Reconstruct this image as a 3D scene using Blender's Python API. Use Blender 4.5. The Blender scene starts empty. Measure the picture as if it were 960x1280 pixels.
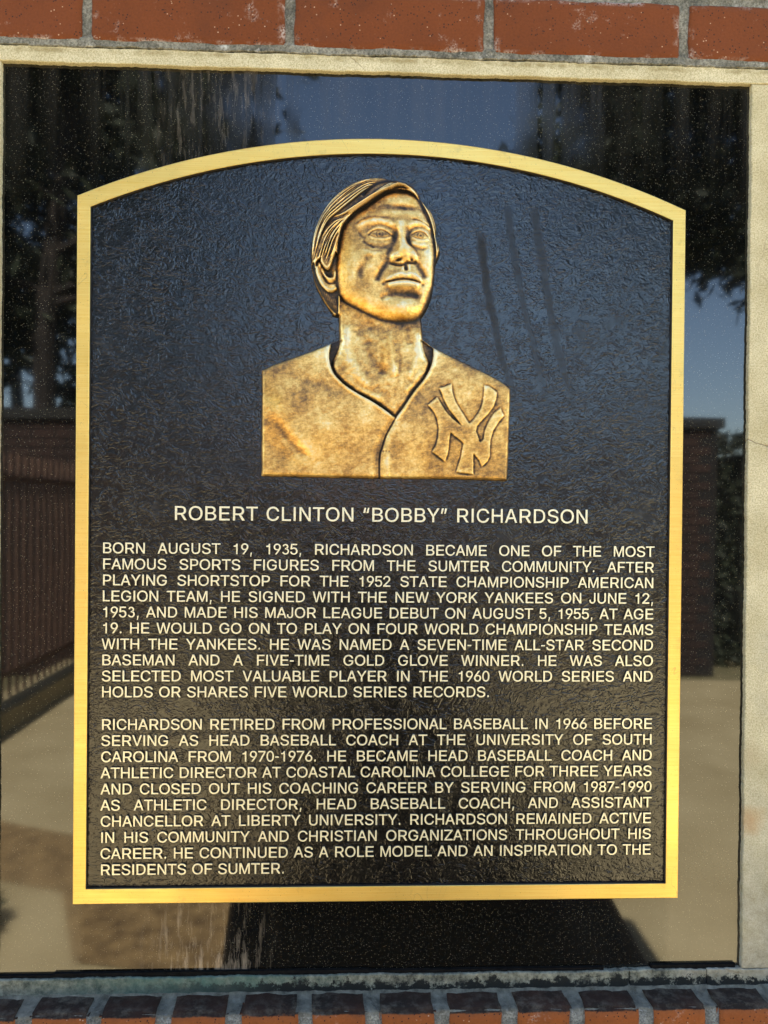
import bpy, bmesh, math, random, json
import numpy as np
from mathutils import Vector, Matrix

sc = bpy.context.scene
col = sc.collection
PI = math.pi
ZC = 1.40            # height of the plaque's centre above the ground

# ------------------------------------------------------------------ camera
cam_d = bpy.data.cameras.new("camera")
cam = bpy.data.objects.new("camera", cam_d)
col.objects.link(cam)
sc.camera = cam
cam_d.sensor_fit = 'VERTICAL'
cam_d.sensor_height = 36.0
cam_d.lens = 36.0 * 961.0 / 1280.0
cam_d.clip_start = 0.02
cam_d.clip_end = 600.0
CAM_POS = Vector((-0.02924, -0.79313, ZC + 0.04561))
yaw, pitch, roll = -0.03867452, -0.00602317, 0.00923569
f_ = Vector((-math.sin(yaw) * math.cos(pitch), math.cos(yaw) * math.cos(pitch), math.sin(pitch)))
r_ = Vector((math.cos(yaw), math.sin(yaw), 0))
u_ = r_.cross(f_)
r2 = r_ * math.cos(roll) + u_ * math.sin(roll)
u2 = u_ * math.cos(roll) - r_ * math.sin(roll)
M = Matrix((r2, u2, -f_)).transposed().to_4x4()
M.translation = CAM_POS
cam.matrix_world = M

# ------------------------------------------------------------------ light
SUN_EL, SUN_AZ = math.radians(52), math.radians(7)   # sun stands behind the wall, its face is in open shade
sun_dir = Vector((-math.sin(SUN_AZ) * math.cos(SUN_EL), math.cos(SUN_AZ) * math.cos(SUN_EL), math.sin(SUN_EL)))
sd = bpy.data.lights.new("sun", 'SUN')
sd.energy = 5.0
sd.angle = math.radians(0.53)
sd.color = (1.0, 0.95, 0.86)
so = bpy.data.objects.new("sun", sd)
col.objects.link(so)
so.rotation_euler = sun_dir.to_track_quat('Z', 'Y').to_euler()
so.location = (0, 4, 9)
w = bpy.data.worlds.new("World")
sc.world = w
w.use_nodes = True
nt = w.node_tree
sky = nt.nodes.new('ShaderNodeTexSky')
sky.sky_type = 'NISHITA'
sky.sun_disc = False
sky.sun_elevation = SUN_EL
sky.sun_rotation = -SUN_AZ
sky.air_density = 1.0
sky.dust_density = 0.6
bg = nt.nodes['Background']
bg.inputs['Strength'].default_value = 0.08
nt.links.new(sky.outputs[0], bg.inputs['Color'])
vs = sc.view_settings
vs.view_transform = 'Standard'
vs.look = 'None'
vs.gamma = 1.0
vs.use_curve_mapping = False
vs.exposure = 3.1

# ------------------------------------------------------------------ helpers
def link(o, parent=None):
    col.objects.link(o)
    if parent is not None:
        o.parent = parent
    return o

def tag(o, label=None, cat=None, group=None, kind=None):
    if label: o['label'] = label
    if cat: o['category'] = cat
    if group: o['group'] = group
    if kind: o['kind'] = kind
    return o

def empty(name, loc, label, cat, group=None):
    o = bpy.data.objects.new(name, None)
    o.location = loc
    o.empty_display_size = 0.05
    return link(tag(o, label, cat, group))

def mesh_obj(name, me, mat, parent=None, loc=(0, 0, 0)):
    o = bpy.data.objects.new(name, me)
    if mat is not None and not me.materials:
        me.materials.append(mat)
    o.location = loc
    return link(o, parent)

def bm_obj(name, bm, mat, parent=None, loc=(0, 0, 0), smooth=False):
    me = bpy.data.meshes.new(name)
    bmesh.ops.recalc_face_normals(bm, faces=bm.faces[:])
    bm.to_mesh(me); bm.free()
    if smooth:
        me.shade_smooth()
    return mesh_obj(name, me, mat, parent, loc)

def add_box(bm, x0, x1, y0, y1, z0, z1):
    v = [bm.verts.new(p) for p in ((x0,y0,z0),(x1,y0,z0),(x1,y1,z0),(x0,y1,z0),(x0,y0,z1),(x1,y0,z1),(x1,y1,z1),(x0,y1,z1))]
    for q in ((0,3,2,1),(4,5,6,7),(0,1,5,4),(1,2,6,5),(2,3,7,6),(3,0,4,7)):
        bm.faces.new([v[i] for i in q])
    return v

def add_tube(bm, pts, rads, n=8, cap=True):
    rings = []
    for i, p in enumerate(pts):
        p = Vector(p)
        a = Vector(pts[max(i-1, 0)]); b = Vector(pts[min(i+1, len(pts)-1)])
        d = (b - a).normalized()
        s = d.cross(Vector((0, 0, 1)) if abs(d.z) < 0.9 else Vector((0, 1, 0))).normalized()
        t = d.cross(s)
        rings.append([bm.verts.new(p + (s * math.cos(2*PI*k/n) + t * math.sin(2*PI*k/n)) * rads[i]) for k in range(n)])
    for i in range(len(rings)-1):
        for k in range(n):
            bm.faces.new((rings[i][k], rings[i][(k+1) % n], rings[i+1][(k+1) % n], rings[i+1][k]))
    if cap:
        bm.faces.new(rings[0][::-1]); bm.faces.new(rings[-1])

class NT:
    """small wrapper for building node materials"""
    def __init__(s, name):
        s.m = bpy.data.materials.new(name); s.m.use_nodes = True
        s.t = s.m.node_tree; s.b = s.t.nodes['Principled BSDF']
        s.tc = s.t.nodes.new('ShaderNodeTexCoord')
    def n(s, typ, ins=None, **kw):
        nd = s.t.nodes.new(typ)
        for k, v in kw.items(): setattr(nd, k, v)
        for k, v in (ins or {}).items(): s.set(nd.inputs[k], v)
        return nd
    def set(s, sock, v):
        if isinstance(v, bpy.types.NodeSocket): s.t.links.new(v, sock)
        elif isinstance(v, (tuple, list)) and len(v) == 3 and sock.type == 'RGBA': sock.default_value = (*v, 1)
        else: sock.default_value = v
    def map(s, scale=(1,1,1), loc=(0,0,0), rot=(0,0,0), src=None):
        return s.n('ShaderNodeMapping', {'Vector': src or s.tc.outputs['Object'], 'Scale': scale, 'Location': loc, 'Rotation': rot}).outputs[0]
    def noise(s, scale, detail=3, rough=0.55, dist=0.0, vec=None, out='Fac'):
        return s.n('ShaderNodeTexNoise', {'Vector': vec or s.tc.outputs['Object'], 'Scale': scale, 'Detail': detail, 'Roughness': rough, 'Distortion': dist}).outputs[out]
    def vor(s, scale, feature='F1', vec=None, out='Distance', rnd=1.0):
        nd = s.n('ShaderNodeTexVoronoi', feature=feature)
        s.set(nd.inputs['Vector'], vec or s.tc.outputs['Object']); nd.inputs['Scale'].default_value = scale
        nd.inputs['Randomness'].default_value = rnd
        return nd.outputs[out]
    def ramp(s, fac, stops, interp='LINEAR'):
        nd = s.n('ShaderNodeValToRGB', {'Fac': fac}); cr = nd.color_ramp; cr.interpolation = interp
        while len(cr.elements) < len(stops): cr.elements.new(0.5)
        for e, (p, c) in zip(cr.elements, stops):
            e.position = p; e.color = (*c, 1) if isinstance(c, (tuple, list)) else (c, c, c, 1)
        return nd.outputs['Color']
    def mix(s, fac, a, b, mode='MIX'):
        nd = s.n('ShaderNodeMix', data_type='RGBA', blend_type=mode)
        s.set(nd.inputs[0], fac); s.set(nd.inputs[6], a); s.set(nd.inputs[7], b)
        return nd.outputs[2]
    def math(s, op, a, b=0.5, clamp=False):
        nd = s.n('ShaderNodeMath', operation=op, use_clamp=clamp)
        s.set(nd.inputs[0], a); s.set(nd.inputs[1], b)
        return nd.outputs[0]
    def range(s, v, a, b, c=0.0, d=1.0):
        return s.n('ShaderNodeMapRange', {'Value': v, 'From Min': a, 'From Max': b, 'To Min': c, 'To Max': d}).outputs[0]
    def bump(s, h, strength=0.5, dist=0.001, normal=None):
        ins = {'Height': h, 'Strength': strength, 'Distance': dist}
        nd = s.n('ShaderNodeBump', ins)
        if normal is not None: s.t.links.new(normal, nd.inputs['Normal'])
        return nd.outputs[0]
    def out(s, **kw):
        names = {'color': 'Base Color', 'rough': 'Roughness', 'metal': 'Metallic', 'ior': 'IOR', 'normal': 'Normal',
                 'coat': 'Coat Weight', 'coat_rough': 'Coat Roughness', 'coat_ior': 'Coat IOR', 'spec': 'Specular IOR Level', 'aniso': 'Anisotropic'}
        for k, v in kw.items(): s.set(s.b.inputs[names[k]], v)
        return s.m

# ------------------------------------------------------------------ materials
def mat_brick(name, base=(0.180, 0.050, 0.0135), top_shade=False):
    k = NT(name)
    oi = k.n('ShaderNodeObjectInfo')
    off = k.n('ShaderNodeVectorMath', {0: k.tc.outputs['Object'], 1: k.n('ShaderNodeCombineXYZ', {'X': k.math('MULTIPLY', oi.outputs['Random'], 7.3), 'Y': 0.0, 'Z': k.math('MULTIPLY', oi.outputs['Random'], 3.1)}).outputs[0]}, operation='ADD').outputs[0]
    big = k.noise(14, 3, vec=off)
    c = k.mix(big, tuple(x * 0.78 for x in base), tuple(min(1, x * 1.3) for x in base))
    c = k.mix(k.range(k.noise(420, 2, vec=off), 0.3, 0.75), k.mix(1.0, c, (0.82, 0.82, 0.82), 'MULTIPLY'), c)
    c = k.mix(k.math('MULTIPLY', oi.outputs['Random'], 0.3), c, (0.19, 0.055, 0.02))
    # dark iron spots and pale grit
    dk = k.vor(260, vec=off)
    c = k.mix(k.math('MULTIPLY', k.range(dk, 0.24, 0.16), k.range(k.noise(60, 1, vec=off), 0.42, 0.5), True), c, (0.05, 0.02, 0.015))
    lt = k.vor(190, vec=off)
    c = k.mix(k.math('MULTIPLY', k.range(lt, 0.16, 0.1), k.range(k.noise(47, 1, vec=k.map((1,1,1),(3,1,2), src=off)), 0.53, 0.58), True), c, (0.5, 0.33, 0.22))
    # lime bloom: patches and edges
    p1 = k.math('MULTIPLY', k.range(k.noise(26, 4, 0.7, vec=off), 0.59, 0.73), k.range(k.noise(500, 2, vec=off), 0.42, 0.62), True)
    c = k.mix(k.math('MULTIPLY', p1, 0.65), c, (0.62, 0.52, 0.44))
    if not top_shade:
        sep = k.n('ShaderNodeSeparateXYZ', {0: k.tc.outputs['Object']})
        ed = k.math('MAXIMUM', k.range(k.math('ABSOLUTE', sep.outputs['X']), 0.088, 0.0975), k.range(k.math('ABSOLUTE', sep.outputs['Z']), 0.0235, 0.0295))
        p2 = k.math('MULTIPLY', ed, k.math('MULTIPLY', k.range(k.noise(30, 3, 0.7, vec=off), 0.50, 0.62), k.range(k.noise(480, 2, vec=off), 0.38, 0.55)), True)
        c = k.mix(k.math('MULTIPLY', p2, 0.8), c, (0.66, 0.58, 0.5))
    rough = 0.85
    if top_shade:
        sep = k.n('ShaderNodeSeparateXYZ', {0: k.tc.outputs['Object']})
        # shade on the ledge's flat top painted into the colour, mottled like algae (top of each brick is at z = 0)
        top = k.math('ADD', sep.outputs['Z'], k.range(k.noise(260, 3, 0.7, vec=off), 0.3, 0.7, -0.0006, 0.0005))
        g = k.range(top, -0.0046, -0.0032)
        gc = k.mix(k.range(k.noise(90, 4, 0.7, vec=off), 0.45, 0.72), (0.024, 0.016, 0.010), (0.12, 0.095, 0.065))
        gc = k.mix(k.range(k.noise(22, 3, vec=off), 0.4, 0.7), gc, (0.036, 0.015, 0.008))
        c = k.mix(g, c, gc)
    c = k.mix(k.range(k.noise(9, 4, 0.7, vec=k.map((1,1,1),(4,1,7), src=off)), 0.52, 0.72, 0, 0.5), c, (0.085, 0.030, 0.014))
    k.b.inputs['Specular IOR Level'].default_value = 0.22
    h = k.math('ADD', k.math('MULTIPLY', k.noise(330, 3, 0.6, vec=off), 1.0), k.math('MULTIPLY', k.range(k.vor(150, vec=off), 0.0, 0.25), 0.4))
    return k.out(color=c, rough=rough, normal=k.bump(h, 0.75, 0.0010))

def mat_mortar(name='mortar', dark=False):
    k = NT(name)
    n1 = k.noise(55, 4, 0.65)
    c = k.mix(k.range(n1, 0.3, 0.7), (0.13, 0.125, 0.10), (0.40, 0.37, 0.29))
    c = k.mix(k.range(k.noise(480, 3, 0.7), 0.38, 0.62), k.mix(1.0, c, (0.42, 0.42, 0.40), 'MULTIPLY'), c)
    c = k.mix(k.range(k.noise(38, 4, 0.75, vec=k.map((1,1,1),(5,2,1))), 0.60, 0.70), c, (0.55, 0.53, 0.47))
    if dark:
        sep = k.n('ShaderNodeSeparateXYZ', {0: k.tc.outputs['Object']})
        g = k.range(k.math('ADD', sep.outputs['Z'], k.range(k.noise(200, 3), 0.3, 0.7, -0.002, 0.002)), -0.006, -0.0030)  # joint tops darkened with the same painted shade as the ledge bricks
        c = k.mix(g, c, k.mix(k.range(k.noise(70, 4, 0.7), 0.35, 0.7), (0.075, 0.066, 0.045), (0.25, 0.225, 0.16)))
    h = k.math('ADD', k.noise(260, 5, 0.7), k.math('MULTIPLY', k.noise(60, 3), 0.8))
    return k.out(color=c, rough=0.95, normal=k.bump(h, 0.9, 0.0018))

def mat_stone():
    k = NT('cast_stone')
    c = k.mix(k.range(k.noise(16, 5, 0.6), 0.3, 0.7), (0.55, 0.47, 0.27), (0.80, 0.71, 0.47))
    c = k.mix(k.range(k.noise(700, 2, 0.6), 0.32, 0.6), k.mix(1.0, c, (0.62, 0.58, 0.48), 'MULTIPLY'), c)
    sep = k.n('ShaderNodeSeparateXYZ', {0: k.tc.outputs['Object']})
    # weathered greyer towards the foot of the surround, a rust spot on its right side
    low = k.range(k.math('ADD', sep.outputs['Z'], k.range(k.noise(9, 3), 0.3, 0.7, -0.12, 0.12)), -0.10, -0.42)
    c = k.mix(k.math('MULTIPLY', low, 0.75), c, k.mix(k.range(k.noise(60, 4, 0.7), 0.35, 0.68), (0.17, 0.155, 0.115), (0.46, 0.43, 0.36)))
    # fine map cracks
    wv = k.n('ShaderNodeVectorMath', {0: k.tc.outputs['Object'], 1: k.n('ShaderNodeVectorMath', {0: k.noise(40, 3, out='Color'), 1: (0.02, 0.02, 0.02)}, operation='MULTIPLY').outputs[0]}, operation='ADD').outputs[0]
    cr = k.math('MULTIPLY', k.range(k.vor(13, 'DISTANCE_TO_EDGE', vec=wv), 0.012, 0.003), k.range(k.noise(9, 2, vec=k.map((1,1,1),(1,2,3))), 0.52, 0.6), True)
    c = k.mix(k.math('MULTIPLY', cr, 0.7), c, (0.22, 0.15, 0.08))
    def spot(x, z, r):
        d = k.n('ShaderNodeVectorMath', {0: wv, 1: (x, -0.006, z)}, operation='DISTANCE').outputs['Value']
        return k.range(d, r, r * 0.25)
    c = k.mix(k.math('MULTIPLY', spot(0.397, -0.268, 0.022), 0.8), c, (0.46, 0.25, 0.09))
    c = k.mix(k.math('MULTIPLY', spot(0.40, -0.20, 0.02), 0.4), c, (0.50, 0.36, 0.2))
    # yellow lichen line along the top band
    tz = k.math('MULTIPLY', k.range(k.math('ABSOLUTE', k.math('SUBTRACT', sep.outputs['Z'], 0.502)), 0.004, 0.001), k.range(k.noise(45, 4, 0.7), 0.42, 0.6), True)
    c = k.mix(k.math('MULTIPLY', tz, 0.7), c, (0.27, 0.20, 0.07))
    # band under the granite: darker mottled grey, copper-green runoff left of the middle
    fz = k.range(k.math('ADD', sep.outputs['Z'], k.range(k.noise(120, 3), 0.3, 0.7, -0.003, 0.003)), -0.428, -0.433)
    fx = k.range(k.math('ADD', sep.outputs['X'], k.range(k.noise(20, 3), 0.3, 0.7, -0.06, 0.06)), 0.39, 0.30)
    gr = k.mix(k.range(k.noise(110, 5, 0.75), 0.36, 0.66), (0.05, 0.05, 0.036), (0.34, 0.33, 0.24))
    gx = k.range(k.math('ABSOLUTE', k.math('ADD', sep.outputs['X'], 0.19)), 0.20, 0.02)
    gr = k.mix(k.math('MULTIPLY', gx, k.range(k.noise(35, 4, 0.7), 0.3, 0.6, 0.35, 0.9), True), gr, k.mix(k.noise(150, 4, 0.7), (0.02, 0.055, 0.042), (0.14, 0.25, 0.19)))
    c = k.mix(k.math('MULTIPLY', fz, k.math('MAXIMUM', fx, 0.35)), c, gr)
    # black mould along the joint with the ledge
    bz = k.range(k.math('ADD', sep.outputs['Z'], k.range(k.noise(85, 5, 0.75), 0.3, 0.7, -0.012, 0.006)), -0.4440, -0.4475)
    bx = k.range(sep.outputs['X'], -0.25, -0.10, 0.15, 1.0)
    c = k.mix(k.math('MULTIPLY', bz, bx, True), c, (0.008, 0.009, 0.006))
    h = k.math('ADD', k.noise(380, 4, 0.7), k.math('MULTIPLY', k.noise(70, 3), 0.6))
    h = k.math('SUBTRACT', h, k.math('MULTIPLY', cr, 0.8))
    return k.out(color=c, rough=0.92, normal=k.bump(h, 0.7, 0.0011))

def mat_granite():
    k = NT('black_granite')
    sep = k.n('ShaderNodeSeparateXYZ', {0: k.tc.outputs['Object']})
    X, Z = sep.outputs['X'], sep.outputs['Z']
    c = k.mix(k.noise(500, 2), (0.0012, 0.0012, 0.0012), (0.003, 0.003, 0.0027))
    # crystal flecks of two sizes
    f1 = k.vor(800, out='Distance'); r1 = k.vor(800, out='Color')
    s1 = k.math('MULTIPLY', k.range(f1, 0.30, 0.18), k.range(k.n('ShaderNodeSeparateColor', {0: r1}).outputs[0], 0.45, 0.98), True)
    f2 = k.vor(580, out='Distance'); r2_ = k.vor(580, out='Color')
    s2 = k.math('MULTIPLY', k.range(f2, 0.19, 0.09), k.range(k.n('ShaderNodeSeparateColor', {0: r2_}).outputs[1], 0.74, 1.0), True)
    c = k.mix(s1, c, (0.055, 0.052, 0.042)); c = k.mix(s2, c, (0.33, 0.30, 0.21))
    # film of dried dust in the lower half, rinsed off in a band straight below the plaque
    edge = k.range(k.noise(60, 3), 0.3, 0.7, -0.004, 0.004)
    inside = k.math('MULTIPLY', k.range(k.math('ADD', k.math('ABSOLUTE', X), edge), 0.306, 0.300), k.range(Z, -0.33, -0.345))
    dust = k.math('MULTIPLY', k.range(k.math('ADD', Z, k.range(k.noise(7, 3), 0.3, 0.7, -0.05, 0.05)), -0.24, -0.42), k.math('SUBTRACT', 1.0, k.math('MULTIPLY', inside, 0.9)), True)
    dust = k.math('MULTIPLY', dust, k.range(k.noise(30, 4, 0.7), 0.2, 0.8, 0.6, 1.1))
    c = k.mix(k.math('MULTIPLY', dust, 0.17), c, (0.30, 0.23, 0.13))
    # lime streaks that ran to the foot of the slab
    st = k.noise(1.0, 4, 0.7, vec=k.map((150, 150, 22)))
    wx = k.range(k.math('ABSOLUTE', k.math('ADD', X, 0.175)), 0.075, 0.03)
    c = k.mix(k.math('MULTIPLY', k.math('MULTIPLY', k.range(st, 0.5, 0.72), wx), k.range(Z, -0.35, -0.43, 0.25, 0.9), True), c, (0.40, 0.33, 0.25))
    # drip marks that dull the polish: under the top edge and beside the plaque
    dr = k.range(k.noise(1.0, 3, 0.65, vec=k.map((60, 60, 1.5))), 0.42, 0.62)
    topz = k.range(k.math('ADD', Z, k.range(k.noise(1, 2, vec=k.map((50, 1, 1))), 0.3, 0.7, -0.03, 0.03)), 0.36, 0.46)
    rough = k.math('ADD', 0.034, k.math('MULTIPLY', k.math('MULTIPLY', dr, topz), 0.10))
    rough = k.math('ADD', rough, k.math('MULTIPLY', dust, 0.03))
    c = k.mix(k.math('MULTIPLY', k.math('MULTIPLY', dr, topz), 0.05), c, (0.22, 0.19, 0.15))
    n = k.bump(k.noise(4, 2), 0.05, 0.004)
    return k.out(color=c, rough=rough, ior=1.66, normal=n)

def mat_brass(name, cols, metal=0.85, rough=0.36, brushed=True, worn=False):
    k = NT(name)
    br = k.noise(1.0, 4, 0.7, vec=k.map((14, 900, 1500)))
    c = k.mix(k.range(br, 0.3, 0.7), cols[0], cols[1])
    c = k.mix(k.range(k.noise(5, 3), 0.35, 0.7), c, k.mix(1.0, c, (1.0, 0.93, 0.80), 'MULTIPLY'))
    c = k.mix(k.range(k.noise(900, 1), 0.72, 0.78), c, (0.25, 0.13, 0.05))
    if worn:   # tarnish freckles, dull water marks and a few scratches
        tn = k.range(k.noise(38, 5, 0.75), 0.60, 0.74)
        c = k.mix(k.math('MULTIPLY', tn, 0.35), c, (0.42, 0.24, 0.08))
        sc_ = k.range(k.math('ABSOLUTE', k.math('SUBTRACT', k.noise(30, 2, 0.5, 1.5, vec=k.map((1, 1, 0.35), rot=(0, 0.6, 0))), 0.5)), 0.003, 0.0008)
        c = k.mix(k.math('MULTIPLY', k.math('MULTIPLY', sc_, k.range(k.noise(14, 1), 0.5, 0.6)), 0.5, True), c, (0.35, 0.22, 0.10))
        rough = k.range(k.noise(22, 4, 0.7), 0.3, 0.7, rough - 0.05, rough + 0.10)
    n = k.bump(br, 0.35, 0.0004) if brushed else k.bump(k.noise(500, 3), 0.3, 0.0003)
    return k.out(color=c, metal=metal, rough=rough, normal=n)

def mat_leather():
    k = NT('dark_leatherette_patina')
    wv = k.n('ShaderNodeVectorMath', {0: k.tc.outputs['Object'], 1: k.n('ShaderNodeVectorMath', {0: k.noise(45, 1, 0.5, out='Color'), 1: (0.010, 0.0, 0.010)}, operation='MULTIPLY').outputs[0]}, operation='ADD').outputs[0]
    # smooth skin between thin, wandering creases of several sizes, denser in some patches than in others
    def crease(scale, seed, w_, sx, sz, det=2):
        r = k.math('ABSOLUTE', k.math('SUBTRACT', k.noise(scale, det, 0.5, 0.7, vec=k.map((sx, 1, sz), (seed, 0, seed * 2.0), src=wv)), 0.5))
        return k.n('ShaderNodeMapRange', {'Value': r, 'From Min': 0.0, 'From Max': w_}, interpolation_type='SMOOTHSTEP').outputs[0]
    c1 = crease(58, 3, 0.065, 1.0, 1.25, 3)
    c2 = crease(125, 7, 0.12, 1.15, 0.9)
    c3 = crease(90, 11, 0.085, 0.8, 1.5)
    c4 = k.range(k.vor(210, 'DISTANCE_TO_EDGE', vec=wv), 0.0, 0.20)
    den = k.range(k.noise(11, 3, 0.6), 0.36, 0.62, 0.15, 1.0)
    def soft(cx, wt): return k.math('SUBTRACT', 1.0, k.math('MULTIPLY', k.math('SUBTRACT', 1.0, cx), wt))
    h = k.math('MULTIPLY', soft(c1, 0.9), soft(c3, 0.8))
    h = k.math('MULTIPLY', h, soft(c2, k.math('MULTIPLY', den, 0.65)))
    h = k.math('MULTIPLY', h, soft(c4, k.math('MULTIPLY', den, 0.5)))
    hh = k.math('ADD', h, k.math('MULTIPLY', k.noise(60, 2, 0.5), 1.1))
    hh = k.math('ADD', hh, k.math('MULTIPLY', k.noise(700, 2), 0.03))
    c = k.mix(k.range(k.noise(9, 3), 0.3, 0.7), (0.0040, 0.0033, 0.0027), (0.0085, 0.0065, 0.0048))
    c = k.mix(k.math('SUBTRACT', 1.0, h, True), c, (0.0015, 0.0015, 0.0015))
    # three wiped finger marks that leave the lacquer dull
    sep = k.n('ShaderNodeSeparateXYZ', {0: k.tc.outputs['Object']}); X, Z = k.math('ADD', sep.outputs['X'], k.range(k.noise(45, 2), 0.3, 0.7, -0.0016, 0.0016)), sep.outputs['Z']
    tot = None
    for (x0, z0, ln, lean, bend, wd, st) in FINGERS:
        t = k.math('DIVIDE', k.math('SUBTRACT', z0, Z), ln)
        xc = k.math('ADD', x0, k.math('ADD', k.math('MULTIPLY', t, lean), k.math('MULTIPLY', k.math('MULTIPLY', t, t), bend)))
        d = k.math('ABSOLUTE', k.math('SUBTRACT', X, xc))
        m = k.math('MULTIPLY', k.range(d, wd * 1.1, wd * 0.4), k.math('MULTIPLY', k.range(t, -0.02, 0.03), k.range(t, 1.0, 0.12)), True)
        m = k.math('MULTIPLY', m, st)
        tot = m if tot is None else k.math('MAXIMUM', tot, m)
    rough = k.math('ADD', k.range(k.noise(12, 4, 0.6), 0.3, 0.7, 0.19, 0.28), k.math('MULTIPLY', tot, 0.2))
    spec = k.math('SUBTRACT', 0.5, k.math('MULTIPLY', tot, 0.38))
    return k.out(color=k.mix(k.math('MULTIPLY', tot, 0.6), c, (0.03, 0.028, 0.024)), rough=rough, ior=1.62, spec=spec, normal=k.bump(hh, 1.0, 0.00027))

def mat_bronze(name='rubbed_bronze'):
    k = NT(name)
    at = k.n('ShaderNodeAttribute', attribute_name='patina', attribute_type='GEOMETRY')
    p = k.n('ShaderNodeSeparateColor', {0: at.outputs['Color']})
    scr = k.noise(1.0, 3, 0.7, vec=k.map((90, 90, 700), rot=(0, math.radians(35), 0)))
    v = k.math('ADD', p.outputs[0], k.range(k.noise(260, 3, 0.7), 0.25, 0.75, -0.16, 0.16))
    v = k.math('ADD', v, k.range(k.noise(28, 3, 0.6), 0.25, 0.75, -0.16, 0.16))
    v = k.math('ADD', v, k.range(scr, 0.3, 0.7, -0.05, 0.05))
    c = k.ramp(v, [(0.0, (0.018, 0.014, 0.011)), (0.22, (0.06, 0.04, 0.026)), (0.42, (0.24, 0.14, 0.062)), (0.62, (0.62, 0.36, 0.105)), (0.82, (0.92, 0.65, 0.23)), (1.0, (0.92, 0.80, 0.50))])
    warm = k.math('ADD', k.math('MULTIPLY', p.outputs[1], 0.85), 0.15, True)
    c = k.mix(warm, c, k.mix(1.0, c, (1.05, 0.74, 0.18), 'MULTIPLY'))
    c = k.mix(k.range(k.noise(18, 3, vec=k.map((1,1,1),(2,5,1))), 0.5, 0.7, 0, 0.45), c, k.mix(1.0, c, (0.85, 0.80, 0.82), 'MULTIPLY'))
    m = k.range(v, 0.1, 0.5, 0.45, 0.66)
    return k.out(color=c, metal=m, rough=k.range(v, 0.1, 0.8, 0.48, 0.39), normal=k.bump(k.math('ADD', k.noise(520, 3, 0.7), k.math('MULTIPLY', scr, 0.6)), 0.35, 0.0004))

def mat_plain(name, c0, c1, scale=5, rough=0.8, **kw):
    k = NT(name)
    return k.out(color=k.mix(k.range(k.noise(scale, 4, 0.6), 0.3, 0.7), c0, c1), rough=rough, **kw)

FINGERS = [  # x of top, z of top, length, lean, bend, half width, strength  (metres, plaque centre = origin)
    (0.0955, 0.323, 0.215, 0.022, 0.034, 0.0048, 0.8),
    (0.1230, 0.351, 0.235, 0.032, 0.024, 0.0048, 0.45),
    (0.1510, 0.350, 0.250, 0.028, 0.030, 0.0052, 0.5),
]
M_BRICK = mat_brick('red_brick')
M_ROWLOCK = mat_brick('ledge_brick', base=(0.30, 0.088, 0.022), top_shade=True)
M_MORTAR = mat_mortar('mortar')
M_MORTAR_D = mat_mortar('ledge_mortar', True)
M_STONE = mat_stone()
M_GRANITE = mat_granite()
M_FRAME = mat_brass('brushed_brass', ((0.90, 0.56, 0.11), (1.0, 0.73, 0.24)), metal=0.66, rough=0.34, worn=True)
M_LETTER = mat_brass('letter_brass', ((0.90, 0.84, 0.60), (0.98, 0.93, 0.70)), metal=0.55, rough=0.42)
M_PDARK = mat_plain('dark_bronze_side', (0.02, 0.016, 0.012), (0.05, 0.038, 0.025), 30, 0.5)
M_LEATHER = mat_leather()
M_BRONZE = mat_bronze()
# ------------------------------------------------------------------ the wall: brickwork round the recess
rnd = random.Random(4)
COURSE = 0.0672          # brick + bed joint
PITCH = 0.2033           # brick + head joint
BH, BL, BD = 0.0570, 0.1930, 0.09
FACE = -0.008            # plane of the brick faces

def brick_mesh(name, L, H, D, seed, fine=True, mat=None):
    """a fired brick: slightly uneven faces, worn arrises; origin at the centre of its front face, depth towards +y"""
    r = random.Random(seed)
    bm = bmesh.new()
    nx, nz = (28, 9) if fine else (3, 2)
    e = 0.0022
    def lin(n, a):
        return [-a, -a + e] + [(-a + e) + (2 * (a - e)) * i / n for i in range(1, n)] + [a - e, a]
    xs, zs = lin(nx, L / 2), lin(nz, H / 2)
    ox = [r.uniform(-1, 1) for _ in range(64)]
    def wob(t, k): return 0.5 * math.sin(t * 61 + ox[k] * 9) + 0.35 * math.sin(t * 143 + ox[k+1] * 9) + 0.25 * math.sin(t * 377 + ox[k+2] * 9)
    grid = []
    for i, x in enumerate(xs):
        row = []
        for j, z in enumerate(zs):
            bx = i in (0, len(xs)-1); bz = j in (0, len(zs)-1)
            y = 0.0016 if (bx or bz) else 0.0
            if bx and bz: y = 0.0026
            y += 0.0003 * wob(x + z * 3, 8)
            px, pz = x, z
            if abs(z) > H/2 - e * 1.5: pz += 0.0009 * wob(x, 2 if z > 0 else 16) * (1 if fine else 0) + (r.uniform(-0.0003, 0.0003) if fine else 0)
            if abs(x) > L/2 - e * 1.5: px += 0.0009 * wob(z, 24 if x > 0 else 30) * (1 if fine else 0) + (r.uniform(-0.0003, 0.0003) if fine else 0)
            row.append(bm.verts.new((px, y, pz)))
        grid.append(row)
    for i in range(len(xs)-1):
        for j in range(len(zs)-1):
            bm.faces.new((grid[i][j], grid[i+1][j], grid[i+1][j+1], grid[i][j+1]))
    rim = [grid[i][0] for i in range(len(xs))] + [grid[-1][j] for j in range(1, len(zs))] + [grid[i][-1] for i in range(len(xs)-2, -1, -1)] + [grid[0][j] for j in range(len(zs)-2, 0, -1)]
    back = [bm.verts.new((v.co.x, D, v.co.z)) for v in rim]
    n = len(rim)
    for i in range(n):
        bm.faces.new((rim[(i+1) % n], rim[i], back[i], back[(i+1) % n]))
    bm.faces.new(back[::-1])
    me = bpy.data.meshes.new(name)
    bmesh.ops.recalc_face_normals(bm, faces=bm.faces[:])
    bm.to_mesh(me); bm.free()
    me.shade_smooth()
    me.materials.append(mat or M_BRICK)
    return me

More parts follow.
